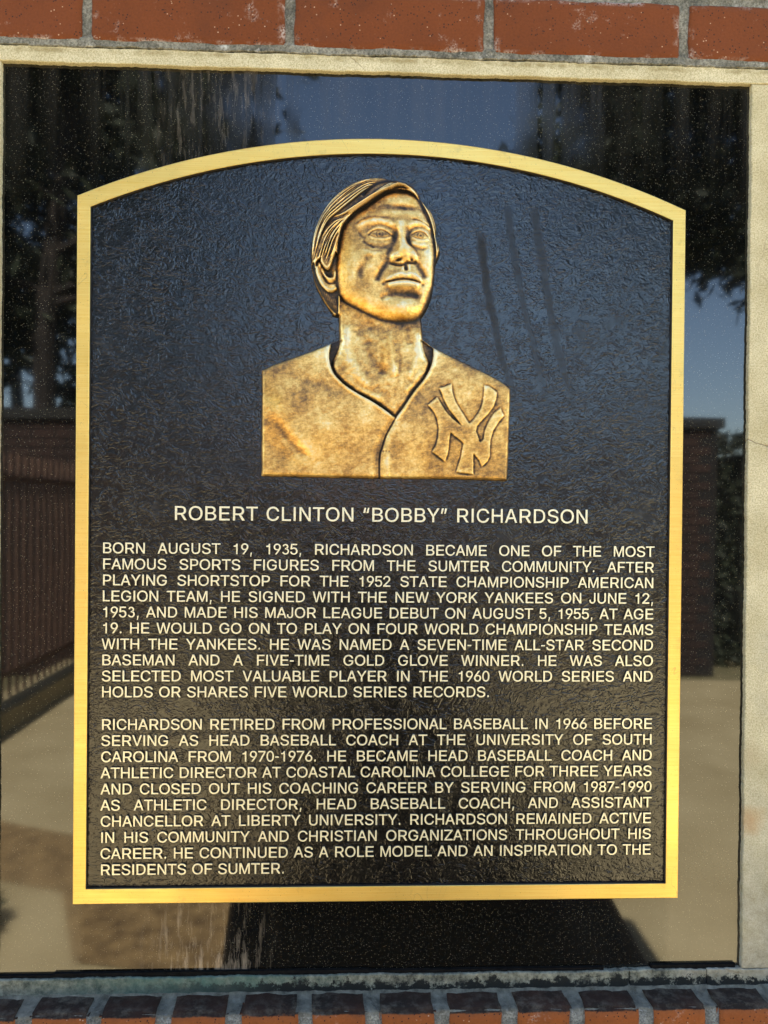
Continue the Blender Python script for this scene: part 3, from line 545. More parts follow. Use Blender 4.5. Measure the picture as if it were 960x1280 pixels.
GLYPHS = json.loads(r"""{"A":[[[16,0],[201,509],[276,509],[463,0],[395,0],[287,302],[264,372],[232,478],[245,478],[213,371],[191,302],[85,0]],[[110,142],[110,199],[370,199],[370,142]]],"B":[[[60,0],[60,509],[241,509],[266,508],[289,504],[310,499],[329,491],[345,481],[359,469],[371,456],[381,442],[388,426],[394,410],[397,392],[398,374],[397,358],[395,344],[392,331],[387,320],[380,310],[373,301],[365,293],[356,286],[347,280],[336,275],[326,270],[315,267],[315,262],[327,261],[339,257],[351,252],[363,245],[374,237],[385,227],[394,216],[402,203],[409,189],[414,173],[417,155],[418,136],[417,117],[413,100],[408,83],[400,67],[390,52],[377,39],[362,28],[344,18],[324,10],[301,4],[275,1],[247,0]],[[125,57],[245,57],[272,58],[296,63],[315,70],[330,80],[341,92],[349,105],[354,120],[355,137],[355,149],[352,161],[348,173],[342,184],[335,194],[327,203],[317,211],[306,218],[293,224],[279,228],[264,230],[248,231],[125,231]],[[125,285],[238,285],[252,286],[265,288],[277,291],[288,296],[299,302],[308,309],[316,317],[323,326],[329,337],[333,348],[335,359],[336,372],[334,388],[330,403],[323,417],[313,429],[299,439],[283,446],[263,450],[240,452],[125,452]]],"C":[[[267,-7],[235,-5],[205,1],[177,11],[150,25],[126,42],[104,63],[86,88],[70,115],[57,146],[48,179],[42,215],[40,254],[42,293],[48,329],[57,362],[70,393],[86,421],[104,445],[126,466],[150,484],[177,498],[205,508],[235,514],[267,516],[286,515],[305,513],[323,509],[340,504],[357,498],[373,490],[388,481],[402,471],[415,460],[427,447],[438,433],[448,418],[456,402],[463,385],[469,367],[473,348],[408,348],[405,361],[401,373],[395,384],[389,395],[382,404],[375,413],[366,421],[357,428],[348,435],[337,440],[327,445],[315,449],[304,452],[292,454],[280,455],[267,456],[245,454],[223,450],[203,443],[184,432],[166,419],[150,403],[137,385],[125,364],[116,340],[109,314],[105,285],[103,254],[105,223],[109,194],[116,168],[125,145],[137,123],[151,105],[166,89],[184,76],[203,66],[223,59],[245,54],[267,53],[280,53],[292,55],[304,57],[315,60],[327,64],[337,69],[348,74],[357,81],[366,88],[375,96],[382,105],[389,114],[395,125],[401,136],[405,148],[408,160],[473,160],[469,142],[463,124],[457,107],[448,91],[438,76],[428,62],[416,49],[402,38],[388,28],[373,19],[357,11],[341,5],[323,0],[305,-4],[286,-6]]],"D":[[[60,0],[60,509],[225,509],[261,507],[294,501],[325,492],[353,478],[377,461],[399,441],[418,418],[433,391],[446,361],[455,329],[460,293],[462,255],[460,217],[455,181],[446,149],[433,119],[417,92],[398,68],[376,48],[351,31],[322,17],[291,8],[256,2],[219,0]],[[125,57],[215,57],[244,58],[272,63],[296,70],[318,81],[337,94],[354,110],[368,128],[379,149],[388,172],[394,198],[398,226],[399,255],[398,285],[394,312],[388,337],[379,361],[368,381],[354,399],[338,415],[320,428],[299,438],[275,446],[249,450],[221,452],[125,452]]],"E":[[[60,0],[60,509],[372,509],[372,452],[125,452],[125,286],[355,286],[355,229],[125,229],[125,57],[375,57],[375,0]]],"F":[[[60,0],[60,509],[369,509],[369,452],[125,452],[125,278],[346,278],[346,221],[125,221],[125,0]]],"G":[[[269,-7],[236,-5],[205,1],[176,11],[149,25],[125,43],[104,64],[85,88],[69,116],[57,146],[47,179],[42,215],[40,254],[42,293],[47,329],[57,362],[69,393],[85,421],[103,445],[125,466],[149,484],[175,498],[203,508],[233,514],[265,516],[285,515],[304,513],[322,509],[340,504],[358,497],[374,489],[389,480],[403,469],[416,458],[429,445],[439,431],[449,416],[458,401],[465,384],[470,367],[474,349],[408,349],[404,361],[399,372],[393,383],[387,393],[380,403],[373,411],[365,420],[356,427],[347,434],[337,439],[326,444],[315,448],[304,452],[291,454],[279,455],[265,456],[243,454],[222,450],[202,443],[183,432],[166,419],[150,404],[137,385],[125,364],[116,340],[109,314],[105,285],[103,254],[105,223],[109,194],[116,168],[125,145],[137,124],[151,105],[166,90],[184,76],[203,66],[224,59],[246,54],[269,53],[290,54],[309,57],[328,63],[345,71],[360,81],[374,93],[386,107],[396,123],[404,141],[410,160],[414,180],[415,202],[434,199],[283,199],[283,256],[478,256],[478,200],[476,170],[471,141],[463,115],[451,91],[436,69],[419,50],[399,33],[377,19],[352,8],[326,0],[298,-5]]],"H":[[[60,0],[60,509],[125,509],[125,289],[392,289],[392,509],[457,509],[457,0],[392,0],[392,232],[125,232],[125,0]]],"I":[[[31,0],[31,57],[118,57],[118,452],[31,452],[31,509],[269,509],[269,452],[183,452],[183,57],[269,57],[269,0]]],"J":[[[185,-7],[153,-4],[124,3],[98,15],[75,33],[57,55],[44,81],[36,111],[33,145],[33,173],[98,173],[98,145],[99,123],[104,104],[111,88],[122,74],[134,64],[149,56],[166,51],[185,50],[204,51],[220,56],[235,64],[248,74],[258,88],[266,104],[270,123],[272,145],[272,509],[336,509],[336,145],[334,111],[326,81],[313,55],[294,33],[271,15],[246,3],[217,-4]]],"K":[[[104,145],[104,216],[139,261],[174,303],[212,344],[364,509],[448,509],[231,276],[228,276]],[[60,0],[60,509],[125,509],[125,334],[124,225],[125,193],[125,0]],[[372,0],[188,259],[228,309],[449,0]]],"L":[[[60,0],[60,509],[125,509],[125,57],[361,57],[361,0]]],"M":[[[60,0],[60,509],[152,509],[277,187],[287,159],[299,123],[311,84],[322,49],[307,49],[318,83],[330,121],[342,158],[352,187],[476,509],[568,509],[568,0],[504,0],[504,291],[504,327],[505,369],[506,413],[507,457],[513,457],[498,409],[482,363],[467,322],[456,291],[342,0],[286,0],[170,291],[159,321],[145,361],[129,408],[112,457],[119,457],[120,416],[121,372],[122,328],[122,291],[122,0]]],"N":[[[60,0],[60,509],[136,509],[343,183],[363,151],[388,107],[414,55],[405,54],[401,108],[399,157],[399,195],[399,509],[463,509],[463,0],[387,0],[202,290],[177,331],[148,381],[108,452],[119,454],[122,384],[124,328],[125,291],[125,0]]],"O":[[[267,-7],[235,-5],[205,1],[177,11],[150,25],[126,42],[105,63],[86,88],[70,115],[57,146],[48,179],[42,215],[40,254],[42,293],[48,329],[57,362],[70,393],[86,421],[105,445],[126,466],[150,484],[177,498],[205,508],[235,514],[267,516],[299,514],[329,508],[357,498],[384,484],[408,466],[429,445],[448,421],[464,393],[477,362],[486,329],[491,293],[493,254],[491,215],[486,179],[477,146],[464,115],[448,88],[429,63],[408,42],[384,25],[357,11],[329,1],[299,-5]],[[267,53],[289,54],[310,59],[330,66],[349,76],[367,89],[383,105],[396,123],[408,144],[418,168],[425,194],[429,223],[430,254],[429,286],[425,314],[418,341],[408,365],[396,386],[383,404],[367,420],[349,433],[330,443],[310,450],[289,454],[267,456],[245,454],[223,450],[203,443],[184,433],[167,420],[151,404],[137,385],[125,364],[116,340],[109,314],[105,285],[103,254],[105,223],[109,194],[116,168],[125,144],[137,123],[151,105],[167,89],[184,76],[203,66],[223,59],[245,54]]],"P":[[[60,0],[60,509],[235,509],[263,507],[289,503],[312,497],[332,487],[350,476],[366,462],[379,447],[390,430],[398,411],[404,391],[407,370],[409,348],[407,325],[404,304],[398,284],[390,265],[379,248],[366,233],[350,219],[332,207],[312,198],[289,191],[263,187],[235,186],[125,186],[125,0]],[[125,242],[233,242],[252,243],[269,246],[284,250],[297,256],[308,264],[318,272],[327,282],[333,294],[338,306],[342,319],[344,333],[344,348],[344,362],[342,376],[338,389],[333,402],[326,413],[318,423],[308,431],[297,439],[284,444],[268,449],[251,451],[232,452],[125,452]]],"Q":[[[245,159],[313,159],[369,85],[384,65],[468,-48],[401,-48],[346,27],[331,46]],[[267,-7],[235,-5],[205,1],[177,11],[150,25],[126,42],[105,63],[86,88],[70,115],[57,146],[48,179],[42,215],[40,254],[42,293],[48,329],[57,362],[70,393],[86,421],[105,445],[126,466],[150,484],[177,498],[205,508],[235,514],[267,516],[299,514],[329,508],[357,498],[384,484],[408,466],[429,445],[448,421],[464,393],[477,362],[486,329],[491,293],[493,254],[491,215],[486,179],[477,146],[464,115],[448,88],[429,63],[408,42],[384,25],[357,11],[329,1],[299,-5]],[[267,53],[289,54],[310,59],[330,66],[349,76],[367,89],[383,105],[396,123],[408,144],[418,168],[425,194],[429,223],[430,254],[429,286],[425,314],[418,341],[408,365],[396,386],[383,404],[367,420],[349,433],[330,443],[310,450],[289,454],[267,456],[245,454],[223,450],[203,443],[184,433],[167,420],[151,404],[137,385],[125,364],[116,340],[109,314],[105,285],[103,254],[105,223],[109,194],[116,168],[125,144],[137,123],[151,105],[167,89],[184,76],[203,66],[223,59],[245,54]]],"R":[[[60,0],[60,509],[236,509],[264,507],[290,504],[313,497],[333,489],[351,478],[367,465],[380,450],[390,433],[399,415],[405,395],[408,374],[409,352],[408,330],[405,309],[399,290],[390,271],[380,255],[367,240],[351,228],[333,217],[312,209],[289,203],[264,199],[236,198],[125,198],[125,0]],[[125,255],[234,255],[252,256],[269,258],[284,262],[298,267],[309,273],[319,281],[327,290],[334,300],[339,312],[342,324],[344,338],[345,352],[344,367],[342,380],[339,393],[334,405],[327,415],[319,425],[309,433],[298,440],[284,445],[269,449],[252,451],[233,452],[125,452]],[[353,0],[240,210],[313,210],[428,0]]],"S":[[[224,-9],[197,-8],[172,-4],[149,1],[128,9],[108,19],[91,31],[76,45],[64,60],[54,77],[46,96],[41,115],[38,137],[104,137],[107,123],[110,110],[116,98],[123,88],[132,79],[142,71],[154,64],[166,59],[180,55],[194,52],[209,50],[224,49],[241,50],[257,52],[272,55],[286,60],[299,66],[311,74],[321,82],[329,92],[336,102],[341,114],[345,126],[346,139],[345,151],[342,161],[338,171],[332,179],[325,186],[316,193],[307,199],[296,205],[245,222],[184,239],[154,249],[128,260],[105,274],[86,289],[71,307],[60,326],[54,348],[52,372],[53,393],[58,413],[65,431],[75,448],[87,463],[102,476],[119,488],[138,498],[158,506],[180,511],[203,514],[227,516],[252,514],[275,511],[296,505],[316,498],[334,488],[351,476],[365,463],[377,449],[387,433],[394,415],[399,397],[401,378],[337,378],[334,396],[326,412],[316,426],[302,437],[286,447],[267,453],[247,457],[225,459],[209,458],[194,456],[180,452],[167,448],[156,442],[145,435],[136,427],[129,418],[123,409],[118,398],[116,387],[115,376],[116,363],[119,352],[124,342],[131,334],[139,326],[148,319],[158,313],[169,308],[212,293],[264,279],[312,264],[324,258],[336,252],[347,245],[359,238],[369,229],[379,220],[387,209],[395,198],[401,185],[405,171],[407,155],[408,139],[407,118],[403,99],[396,81],[386,64],[374,48],[360,34],[343,21],[323,11],[302,2],[278,-4],[252,-8]]],"T":[[[32,452],[32,509],[417,509],[417,452],[257,452],[257,0],[193,0],[193,452]]],"U":[[[259,-8],[230,-7],[203,-2],[177,5],[154,15],[133,28],[114,43],[98,60],[85,80],[74,101],[66,124],[62,148],[60,173],[60,509],[124,509],[124,178],[125,160],[128,144],[133,128],[141,113],[150,99],[160,87],[173,77],[187,68],[203,61],[220,56],[239,53],[259,52],[279,53],[298,56],[315,61],[331,68],[345,77],[357,87],[368,99],[377,113],[384,128],[389,144],[392,160],[393,178],[393,509],[457,509],[457,173],[456,148],[451,124],[443,101],[433,80],[419,60],[403,43],[384,28],[363,15],[340,5],[315,-2],[288,-7]]],"V":[[[204,0],[16,509],[84,509],[192,206],[215,137],[248,31],[235,31],[267,138],[290,206],[395,509],[463,509],[278,0]]],"W":[[[155,0],[16,509],[82,509],[163,196],[175,145],[187,94],[197,40],[189,40],[200,94],[211,145],[224,196],[306,509],[380,509],[462,196],[474,145],[486,94],[497,40],[488,40],[499,94],[510,145],[523,196],[603,509],[670,509],[530,0],[455,0],[368,323],[351,391],[336,475],[350,475],[335,395],[318,323],[230,0]]],"Y":[[[203,0],[203,208],[16,509],[91,509],[192,344],[222,292],[250,230],[224,230],[251,293],[280,344],[381,509],[455,509],[268,208],[268,0]]],"Z":[[[42,0],[42,46],[273,385],[306,431],[341,476],[348,454],[285,452],[223,452],[40,452],[40,509],[397,509],[397,462],[169,129],[134,81],[97,33],[90,54],[152,57],[214,57],[399,57],[399,0]]],"0":[[[227,-7],[199,-5],[174,1],[151,11],[130,24],[111,41],[95,62],[80,86],[69,113],[60,144],[53,178],[49,214],[48,254],[49,294],[53,330],[60,364],[69,395],[81,422],[95,447],[112,467],[130,484],[151,498],[174,508],[200,514],[227,516],[254,514],[279,508],[302,498],[323,484],[342,467],[358,447],[372,422],[384,395],[393,364],[400,330],[404,294],[405,254],[404,214],[400,178],[393,144],[384,113],[373,86],[359,62],[342,41],[323,24],[302,11],[279,1],[254,-5]],[[227,50],[245,51],[261,56],[276,63],[290,74],[303,87],[313,103],[323,122],[330,144],[336,168],[340,194],[343,223],[344,254],[343,285],[340,314],[336,341],[330,365],[323,387],[313,405],[303,422],[290,435],[276,446],[261,453],[245,458],[227,460],[209,458],[192,453],[177,446],[163,435],[151,422],[140,405],[131,387],[123,365],[117,341],[113,314],[110,285],[109,254],[110,223],[113,194],[117,168],[123,144],[131,122],[140,103],[151,87],[163,74],[177,63],[192,56],[209,51]]],"1":[[[76,0],[76,55],[391,55],[391,0]],[[276,509],[276,0],[212,0],[212,448],[209,448],[86,358],[86,427],[198,509]]],"2":[[[64,0],[64,47],[234,229],[282,282],[291,294],[299,305],[305,316],[311,327],[315,337],[318,348],[320,360],[320,371],[319,385],[317,397],[313,408],[308,419],[301,428],[293,436],[283,443],[273,449],[262,454],[250,457],[237,459],[224,460],[209,459],[196,457],[184,453],[172,447],[162,441],[153,433],[145,424],[139,413],[134,402],[130,390],[128,376],[127,362],[66,362],[67,384],[71,405],[77,424],[86,442],[98,459],[111,473],[126,486],[143,496],[162,505],[182,511],[203,514],[225,516],[247,514],[268,511],[288,505],[306,497],[323,486],[337,474],[350,461],[361,445],[370,428],[376,411],[380,392],[381,372],[380,358],[378,345],[375,331],[371,318],[365,304],[357,290],[347,275],[336,259],[322,241],[306,223],[288,202],[267,180],[153,60],[153,57],[389,57],[389,0]]],"3":[[[218,-7],[195,-6],[173,-3],[152,2],[133,10],[114,19],[98,30],[83,43],[70,57],[60,74],[52,91],[46,111],[44,132],[109,132],[111,119],[115,107],[120,97],[126,87],[134,78],[144,71],[154,64],[165,59],[178,55],[191,52],[204,50],[219,50],[234,51],[248,53],[262,56],[275,61],[287,67],[297,74],[307,83],[315,93],[321,104],[325,116],[328,130],[329,145],[328,158],[326,172],[322,184],[316,196],[308,207],[299,217],[288,226],[275,234],[260,240],[242,244],[223,247],[201,248],[157,248],[157,299],[288,448],[288,452],[70,452],[70,509],[372,509],[372,461],[211,278],[211,289],[239,290],[264,288],[287,284],[308,276],[327,265],[344,253],[359,239],[371,222],[381,205],[387,186],[392,166],[393,145],[392,123],[387,103],[380,84],[370,66],[358,50],[344,36],[327,23],[309,12],[288,4],[266,-2],[243,-6]]],"4":[[[40,105],[40,158],[247,509],[311,509],[109,166],[109,163],[413,163],[413,105]],[[282,0],[282,121],[282,146],[282,318],[343,318],[343,0]]],"5":[[[221,-7],[199,-6],[178,-2],[159,3],[140,11],[123,21],[108,32],[94,45],[83,60],[73,76],[66,93],[62,111],[60,130],[122,130],[124,119],[127,108],[132,98],[138,89],[145,80],[154,73],[163,66],[173,60],[184,56],[196,52],[208,50],[221,50],[236,51],[250,53],[264,58],[276,64],[288,72],[298,82],[307,92],[314,104],[320,117],[324,131],[327,146],[328,162],[327,178],[324,193],[320,208],[314,221],[306,233],[297,244],[286,254],[275,262],[262,269],[248,273],[233,276],[218,277],[205,276],[192,275],[180,272],[167,268],[156,264],[145,258],[136,252],[128,246],[67,253],[96,509],[366,509],[366,452],[151,452],[134,301],[145,308],[155,315],[166,320],[178,325],[190,329],[203,331],[216,333],[229,334],[247,333],[263,330],[279,326],[294,321],[308,314],[321,306],[334,296],[345,285],[355,273],[364,260],[372,246],[379,231],[384,215],[388,199],[390,181],[391,163],[390,139],[385,117],[379,95],[369,76],[357,57],[343,41],[327,27],[309,15],[289,6],[268,-1],[245,-5]]],"6":[[[226,-7],[203,-5],[182,-1],[161,5],[142,15],[125,26],[109,40],[96,56],[84,74],[75,94],[69,115],[65,138],[64,162],[65,180],[68,199],[73,219],[80,239],[89,261],[102,285],[118,311],[137,340],[252,509],[322,509],[151,261],[145,261],[165,288],[196,307],[205,310],[214,312],[224,314],[235,314],[257,313],[278,309],[298,303],[316,295],[332,284],[346,271],[359,257],[370,240],[378,221],[384,201],[388,180],[389,157],[388,134],[384,112],[377,92],[368,73],[356,55],[343,39],[327,26],[310,14],[291,5],[271,-2],[249,-6]],[[226,48],[241,49],[254,52],[267,56],[279,63],[289,70],[299,79],[307,90],[314,101],[320,114],[324,128],[327,142],[327,157],[327,173],[324,187],[320,201],[314,213],[307,225],[299,235],[289,244],[279,251],[267,258],[254,262],[241,264],[226,265],[212,264],[198,262],[186,258],[174,252],[163,244],[153,235],[145,225],[138,214],[132,201],[128,188],[126,174],[125,158],[126,143],[128,128],[132,114],[138,102],[145,90],[153,79],[163,70],[174,63],[186,56],[198,52],[212,49]]],"7":[[[97,0],[323,448],[323,452],[62,452],[62,509],[391,509],[391,449],[165,0]]],"8":[[[226,-7],[201,-6],[178,-2],[156,3],[136,11],[117,21],[101,33],[86,47],[74,62],[64,78],[57,96],[53,115],[52,135],[53,151],[55,166],[59,181],[65,195],[72,208],[81,220],[90,231],[101,241],[113,249],[125,256],[139,261],[153,265],[135,273],[119,282],[105,293],[93,308],[83,324],[76,342],[72,360],[70,380],[72,399],[75,417],[82,434],[90,450],[101,464],[114,477],[129,488],[146,498],[164,506],[184,511],[204,514],[226,516],[248,514],[269,511],[288,506],[306,498],[323,488],[337,477],[350,464],[361,450],[370,434],[377,417],[380,399],[382,380],[380,361],[376,342],[369,324],[359,308],[347,293],[333,282],[318,273],[300,267],[314,261],[327,256],[339,249],[351,241],[362,231],[372,220],[380,208],[387,195],[393,181],[397,166],[400,151],[401,135],[399,115],[395,96],[388,78],[378,62],[366,47],[352,33],[335,21],[317,11],[296,3],[275,-2],[251,-6]],[[226,49],[243,50],[258,52],[272,55],[285,60],[296,66],[307,74],[315,82],[323,91],[329,102],[333,113],[336,126],[337,139],[336,152],[333,165],[329,177],[322,189],[314,199],[305,208],[295,216],[283,223],[270,228],[256,232],[242,234],[226,235],[211,234],[196,232],[182,228],[169,223],[157,216],[147,208],[138,199],[130,189],[123,177],[119,165],[116,152],[115,139],[116,126],[119,113],[123,102],[129,91],[136,82],[145,74],[156,66],[167,60],[180,55],[195,52],[210,50]],[[226,290],[239,290],[252,292],[263,296],[274,300],[284,306],[293,313],[300,321],[307,330],[312,341],[316,351],[318,363],[319,376],[318,388],[316,399],[313,410],[308,420],[301,429],[294,437],[285,444],[275,449],[264,454],[252,457],[240,459],[226,460],[213,459],[200,457],[188,454],[177,449],[167,444],[159,437],[151,429],[145,420],[139,410],[136,399],[134,388],[133,376],[134,363],[136,351],[139,341],[145,330],[151,321],[159,313],[168,306],[178,300],[189,296],[201,292],[213,290]]],"9":[[[226,516],[249,514],[271,510],[291,503],[310,494],[328,482],[343,468],[356,452],[368,434],[377,414],[384,393],[388,371],[389,347],[388,328],[385,309],[380,290],[373,270],[363,248],[350,224],[334,197],[315,168],[200,0],[130,0],[301,248],[307,248],[287,221],[257,202],[248,199],[238,196],[228,195],[218,195],[195,196],[175,199],[155,206],[137,214],[121,225],[106,237],[94,252],[83,269],[74,287],[68,307],[65,329],[64,352],[65,375],[69,397],[75,417],[85,436],[96,454],[110,469],[125,483],[143,494],[162,504],[182,510],[203,514]],[[226,460],[212,459],[199,457],[186,452],[174,446],[163,438],[154,429],[145,419],[138,407],[133,395],[129,381],[126,367],[125,352],[126,336],[129,322],[133,308],[138,295],[145,284],[154,274],[163,265],[174,257],[186,251],[199,247],[212,244],[226,243],[240,244],[254,247],[267,251],[279,257],[289,265],[299,273],[307,284],[314,295],[320,308],[324,321],[327,335],[327,350],[327,366],[324,381],[320,394],[314,407],[307,419],[299,429],[290,438],[279,446],[267,452],[254,457],[241,459]]],",":[[[38,-119],[68,71],[137,71],[84,-119]]],".":[[[95,-4],[86,-4],[78,-1],[70,3],[63,9],[57,16],[53,24],[50,32],[50,41],[50,50],[53,59],[57,66],[63,73],[70,79],[78,83],[86,86],[95,87],[104,86],[113,83],[121,79],[128,73],[134,66],[138,59],[140,50],[141,41],[140,32],[138,24],[134,16],[128,9],[121,3],[113,-1],[104,-4]]],"-":[[[337,244],[337,188],[114,188],[114,244]]],"\u201c":[[[52,318],[104,509],[151,509],[121,318]],[[175,318],[228,509],[274,509],[244,318]]],"\u201d":[[[52,318],[82,509],[151,509],[98,318]],[[175,318],[205,509],[274,509],[222,318]]]}""")
# ------------------------------------------------------------------ the plaque
PF, PB, PG = -0.022, -0.006, -0.0178      # frame face, back, sunk background
plaque = empty('bronze_plaque', (0, 0, ZC), 'arched bronze plaque with brushed gold border, portrait relief and raised lettering on dark leathery ground', 'plaque')

def arch_outline(xl, xr, zb, zt, R, cx, cr, n_arc=72, n_side=50):
    """closed outline, counter-clockwise seen from the front, starting bottom left; zt = apex height"""
    cz = zt - R
    zl = cz + math.sqrt(R*R - (xl-cx)**2); zr = cz + math.sqrt(R*R - (xr-cx)**2)
    P = []
    for i in range(n_side): P.append((xl + (xr-xl)*i/n_side, zb))
    for i in range(n_side): P.append((xr, zb + (zr-zb)*i/n_side))
    a0 = math.atan2(zr-cz, xr-cx); a1 = math.atan2(zl-cz, xl-cx)
    for i in range(n_arc+1):
        a = a0 + (a1-a0)*i/n_arc; P.append((cx + R*math.cos(a), cz + R*math.sin(a)))
    for i in range(1, n_side): P.append((xl, zl + (zb-zl)*i/n_side))
    # soften the two shoulders
    if cr:
        Q = list(P); n = len(P)
        for _ in range(cr):
            for j in (2*n_side, 2*n_side+n_arc):
                for d in (-1, 0, 1):
                    i = (j+d) % n
                    Q[i] = tuple((P[(i-1) % n][c] + 2*P[i][c] + P[(i+1) % n][c])/4 for c in (0, 1))
            P = list(Q)
    return P
R0 = 0.7587
out = arch_outline(-0.305, 0.305, -0.3512, 0.4146, R0, 0.0, 0)
inn = arch_outline(-0.2922, 0.2922, -0.3360, 0.3995, R0 - 0.0150, 0.0, 0)
def shrink(P, d):
    n = len(P); Q = []
    for i in range(n):
        a, b_ = Vector(P[i-1]), Vector(P[(i+1) % n]); t = (b_-a).normalized()
        Q.append((P[i][0] - t.y*d, P[i][1] + t.x*d))
    return Q
n = len(out)
layers = [([p for p in out], PB), (out, PF + 0.0008), (shrink(out, 0.0009), PF), (shrink(inn, -0.0004), PF), (inn, PF + 0.0005), (inn, PG + 0.001)]
bm = bmesh.new()
rings = [[bm.verts.new((x, y, z)) for x, z in P] for P, y in layers]
for li in range(len(layers)-1):
    for i in range(n):
        f = bm.faces.new((rings[li][i], rings[li][(i+1) % n], rings[li+1][(i+1) % n], rings[li+1][i]))
        f.material_index = 1 if li in (0, 4) else 0
bmesh.ops.recalc_face_normals(bm, faces=bm.faces[:])
me = bpy.data.meshes.new('frame'); bm.to_mesh(me); bm.free()
me.materials.append(M_FRAME); me.materials.append(M_PDARK)
fo = mesh_obj('frame', me, None, plaque)
fo['label'] = 'brushed gold border with an arched top'
bm = bmesh.new()
f = bm.faces.new([bm.verts.new((x, PG, z)) for x, z in shrink(out, 0.004)])
ex = bmesh.ops.extrude_face_region(bm, geom=[f])
bmesh.ops.translate(bm, vec=(0, PB + 0.0004 - PG, 0), verts=[v for v in ex['geom'] if isinstance(v, bmesh.types.BMVert)])
bmesh.ops.triangulate(bm, faces=[f for f in bm.faces if len(f.verts) > 4])
bm_obj('back_plate', bm, M_LEATHER, plaque)['label'] = 'dark leathery textured background plate'

# lettering --------------------------------------------------------------
# widths and side bearings of a plain grotesque, in 1/1000 of the type size (capital height 718)
ADV = dict(A=667,B=667,C=722,D=722,E=667,F=611,G=778,H=722,I=278,J=500,K=667,L=556,M=833,N=722,O=778,P=667,Q=778,R=722,S=667,T=611,U=722,V=667,W=944,X=667,Y=667,Z=611)
BOX = dict(A=(14,654),B=(74,627),C=(44,681),D=(81,674),E=(86,616),F=(86,583),G=(48,704),H=(77,646),I=(90,189),J=(17,428),K=(76,663),L=(76,537),M=(73,761),N=(76,646),O=(39,739),P=(86,622),Q=(39,739),R=(88,684),S=(49,620),T=(14,597),U=(79,644),V=(20,647),W=(16,928),Y=(14,653),Z=(23,588))
for ch, bx in zip("0123456789", ((37,519),(101,359),(26,507),(34,522),(25,523),(32,514),(38,518),(37,523),(38,517),(42,514))): ADV[ch] = 556; BOX[ch] = bx
ADV[','] = ADV['.'] = 278; BOX[','] = (87,191); BOX['.'] = (92,186); ADV['-'] = 333; BOX['-'] = (44,289)
ADV['\u201c'] = ADV['\u201d'] = 400; BOX['\u201c'] = (38,350); BOX['\u201d'] = (38,350)
ONE = [[(275,0),(275,502),(109,502),(109,571),(175,580),(225,592),(260,625),(283,703),(359,703),(359,0)]]
def _three():
    cl = [(268 + 148*math.cos(math.radians(a)), 530 + 138*math.sin(math.radians(a))) for a in range(168, -79, -12)]
    cl += [(272 + 190*math.cos(math.radians(a)), 213 + 178*math.sin(math.radians(a))) for a in range(78, -169, -12)]
    L_, R_ = [], []
    for i in range(len(cl)):
        a, b_ = Vector(cl[max(i-1, 0)]), Vector(cl[min(i+1, len(cl)-1)]); t = (b_-a).normalized()
        L_.append((cl[i][0] - t.y*40, cl[i][1] + t.x*40)); R_.append((cl[i][0] + t.y*40, cl[i][1] - t.x*40))
    m = len(range(168, -79, -12))
    L_ = L_[:m] + L_[m:]
    R_ = [p for j, p in enumerate(R_) if not (m-2 <= j <= m+1)]
    R_.insert(m-2, (215, 372))
    return [L_ + R_[::-1]]
def glyph(ch):
    if ch == '3': return _three()
    if ch == 'I': return [[(91., 0.), (91., 718.), (188., 718.), (188., 0.)]]
    if ch == '1': return [[(float(x), float(y)) for x, y in c] for c in ONE]
    cs = GLYPHS[ch]
    xs = [p[0] for c in cs for p in c]; x0, x1 = min(xs), max(xs)
    b0, b1 = BOX[ch]; sx = (b1-b0)/(x1-x0); sy = 718/509.0
    return [[(b0 + (p[0]-x0)*sx, p[1]*sy) for p in c] for c in cs]
def fatten(c, d):
    # pushes the outline out by d (thousandths of the type size); contours run clockwise, counters anticlockwise
    P = []
    for p in c:
        if not P or abs(p[0]-P[-1][0]) + abs(p[1]-P[-1][1]) > 3: P.append(p)
    if abs(P[0][0]-P[-1][0]) + abs(P[0][1]-P[-1][1]) <= 3: P.pop()
    n_ = len(P); Q = []
    for i in range(n_):
        a, b_, e = Vector(P[i-1]), Vector(P[i]), Vector(P[(i+1) % n_])
        t0 = (b_-a).normalized(); t1 = (e-b_).normalized()
        n0 = Vector((-t0.y, t0.x)); n1 = Vector((-t1.y, t1.x)); m = n0 + n1
        if m.length < 0.3: m = n0
        m = m.normalized(); k_ = min(1.6, 1.0/max(0.3, m.dot(n0)))
        Q.append((b_.x + m.x*d*k_, b_.y + m.y*d*k_))
    return Q
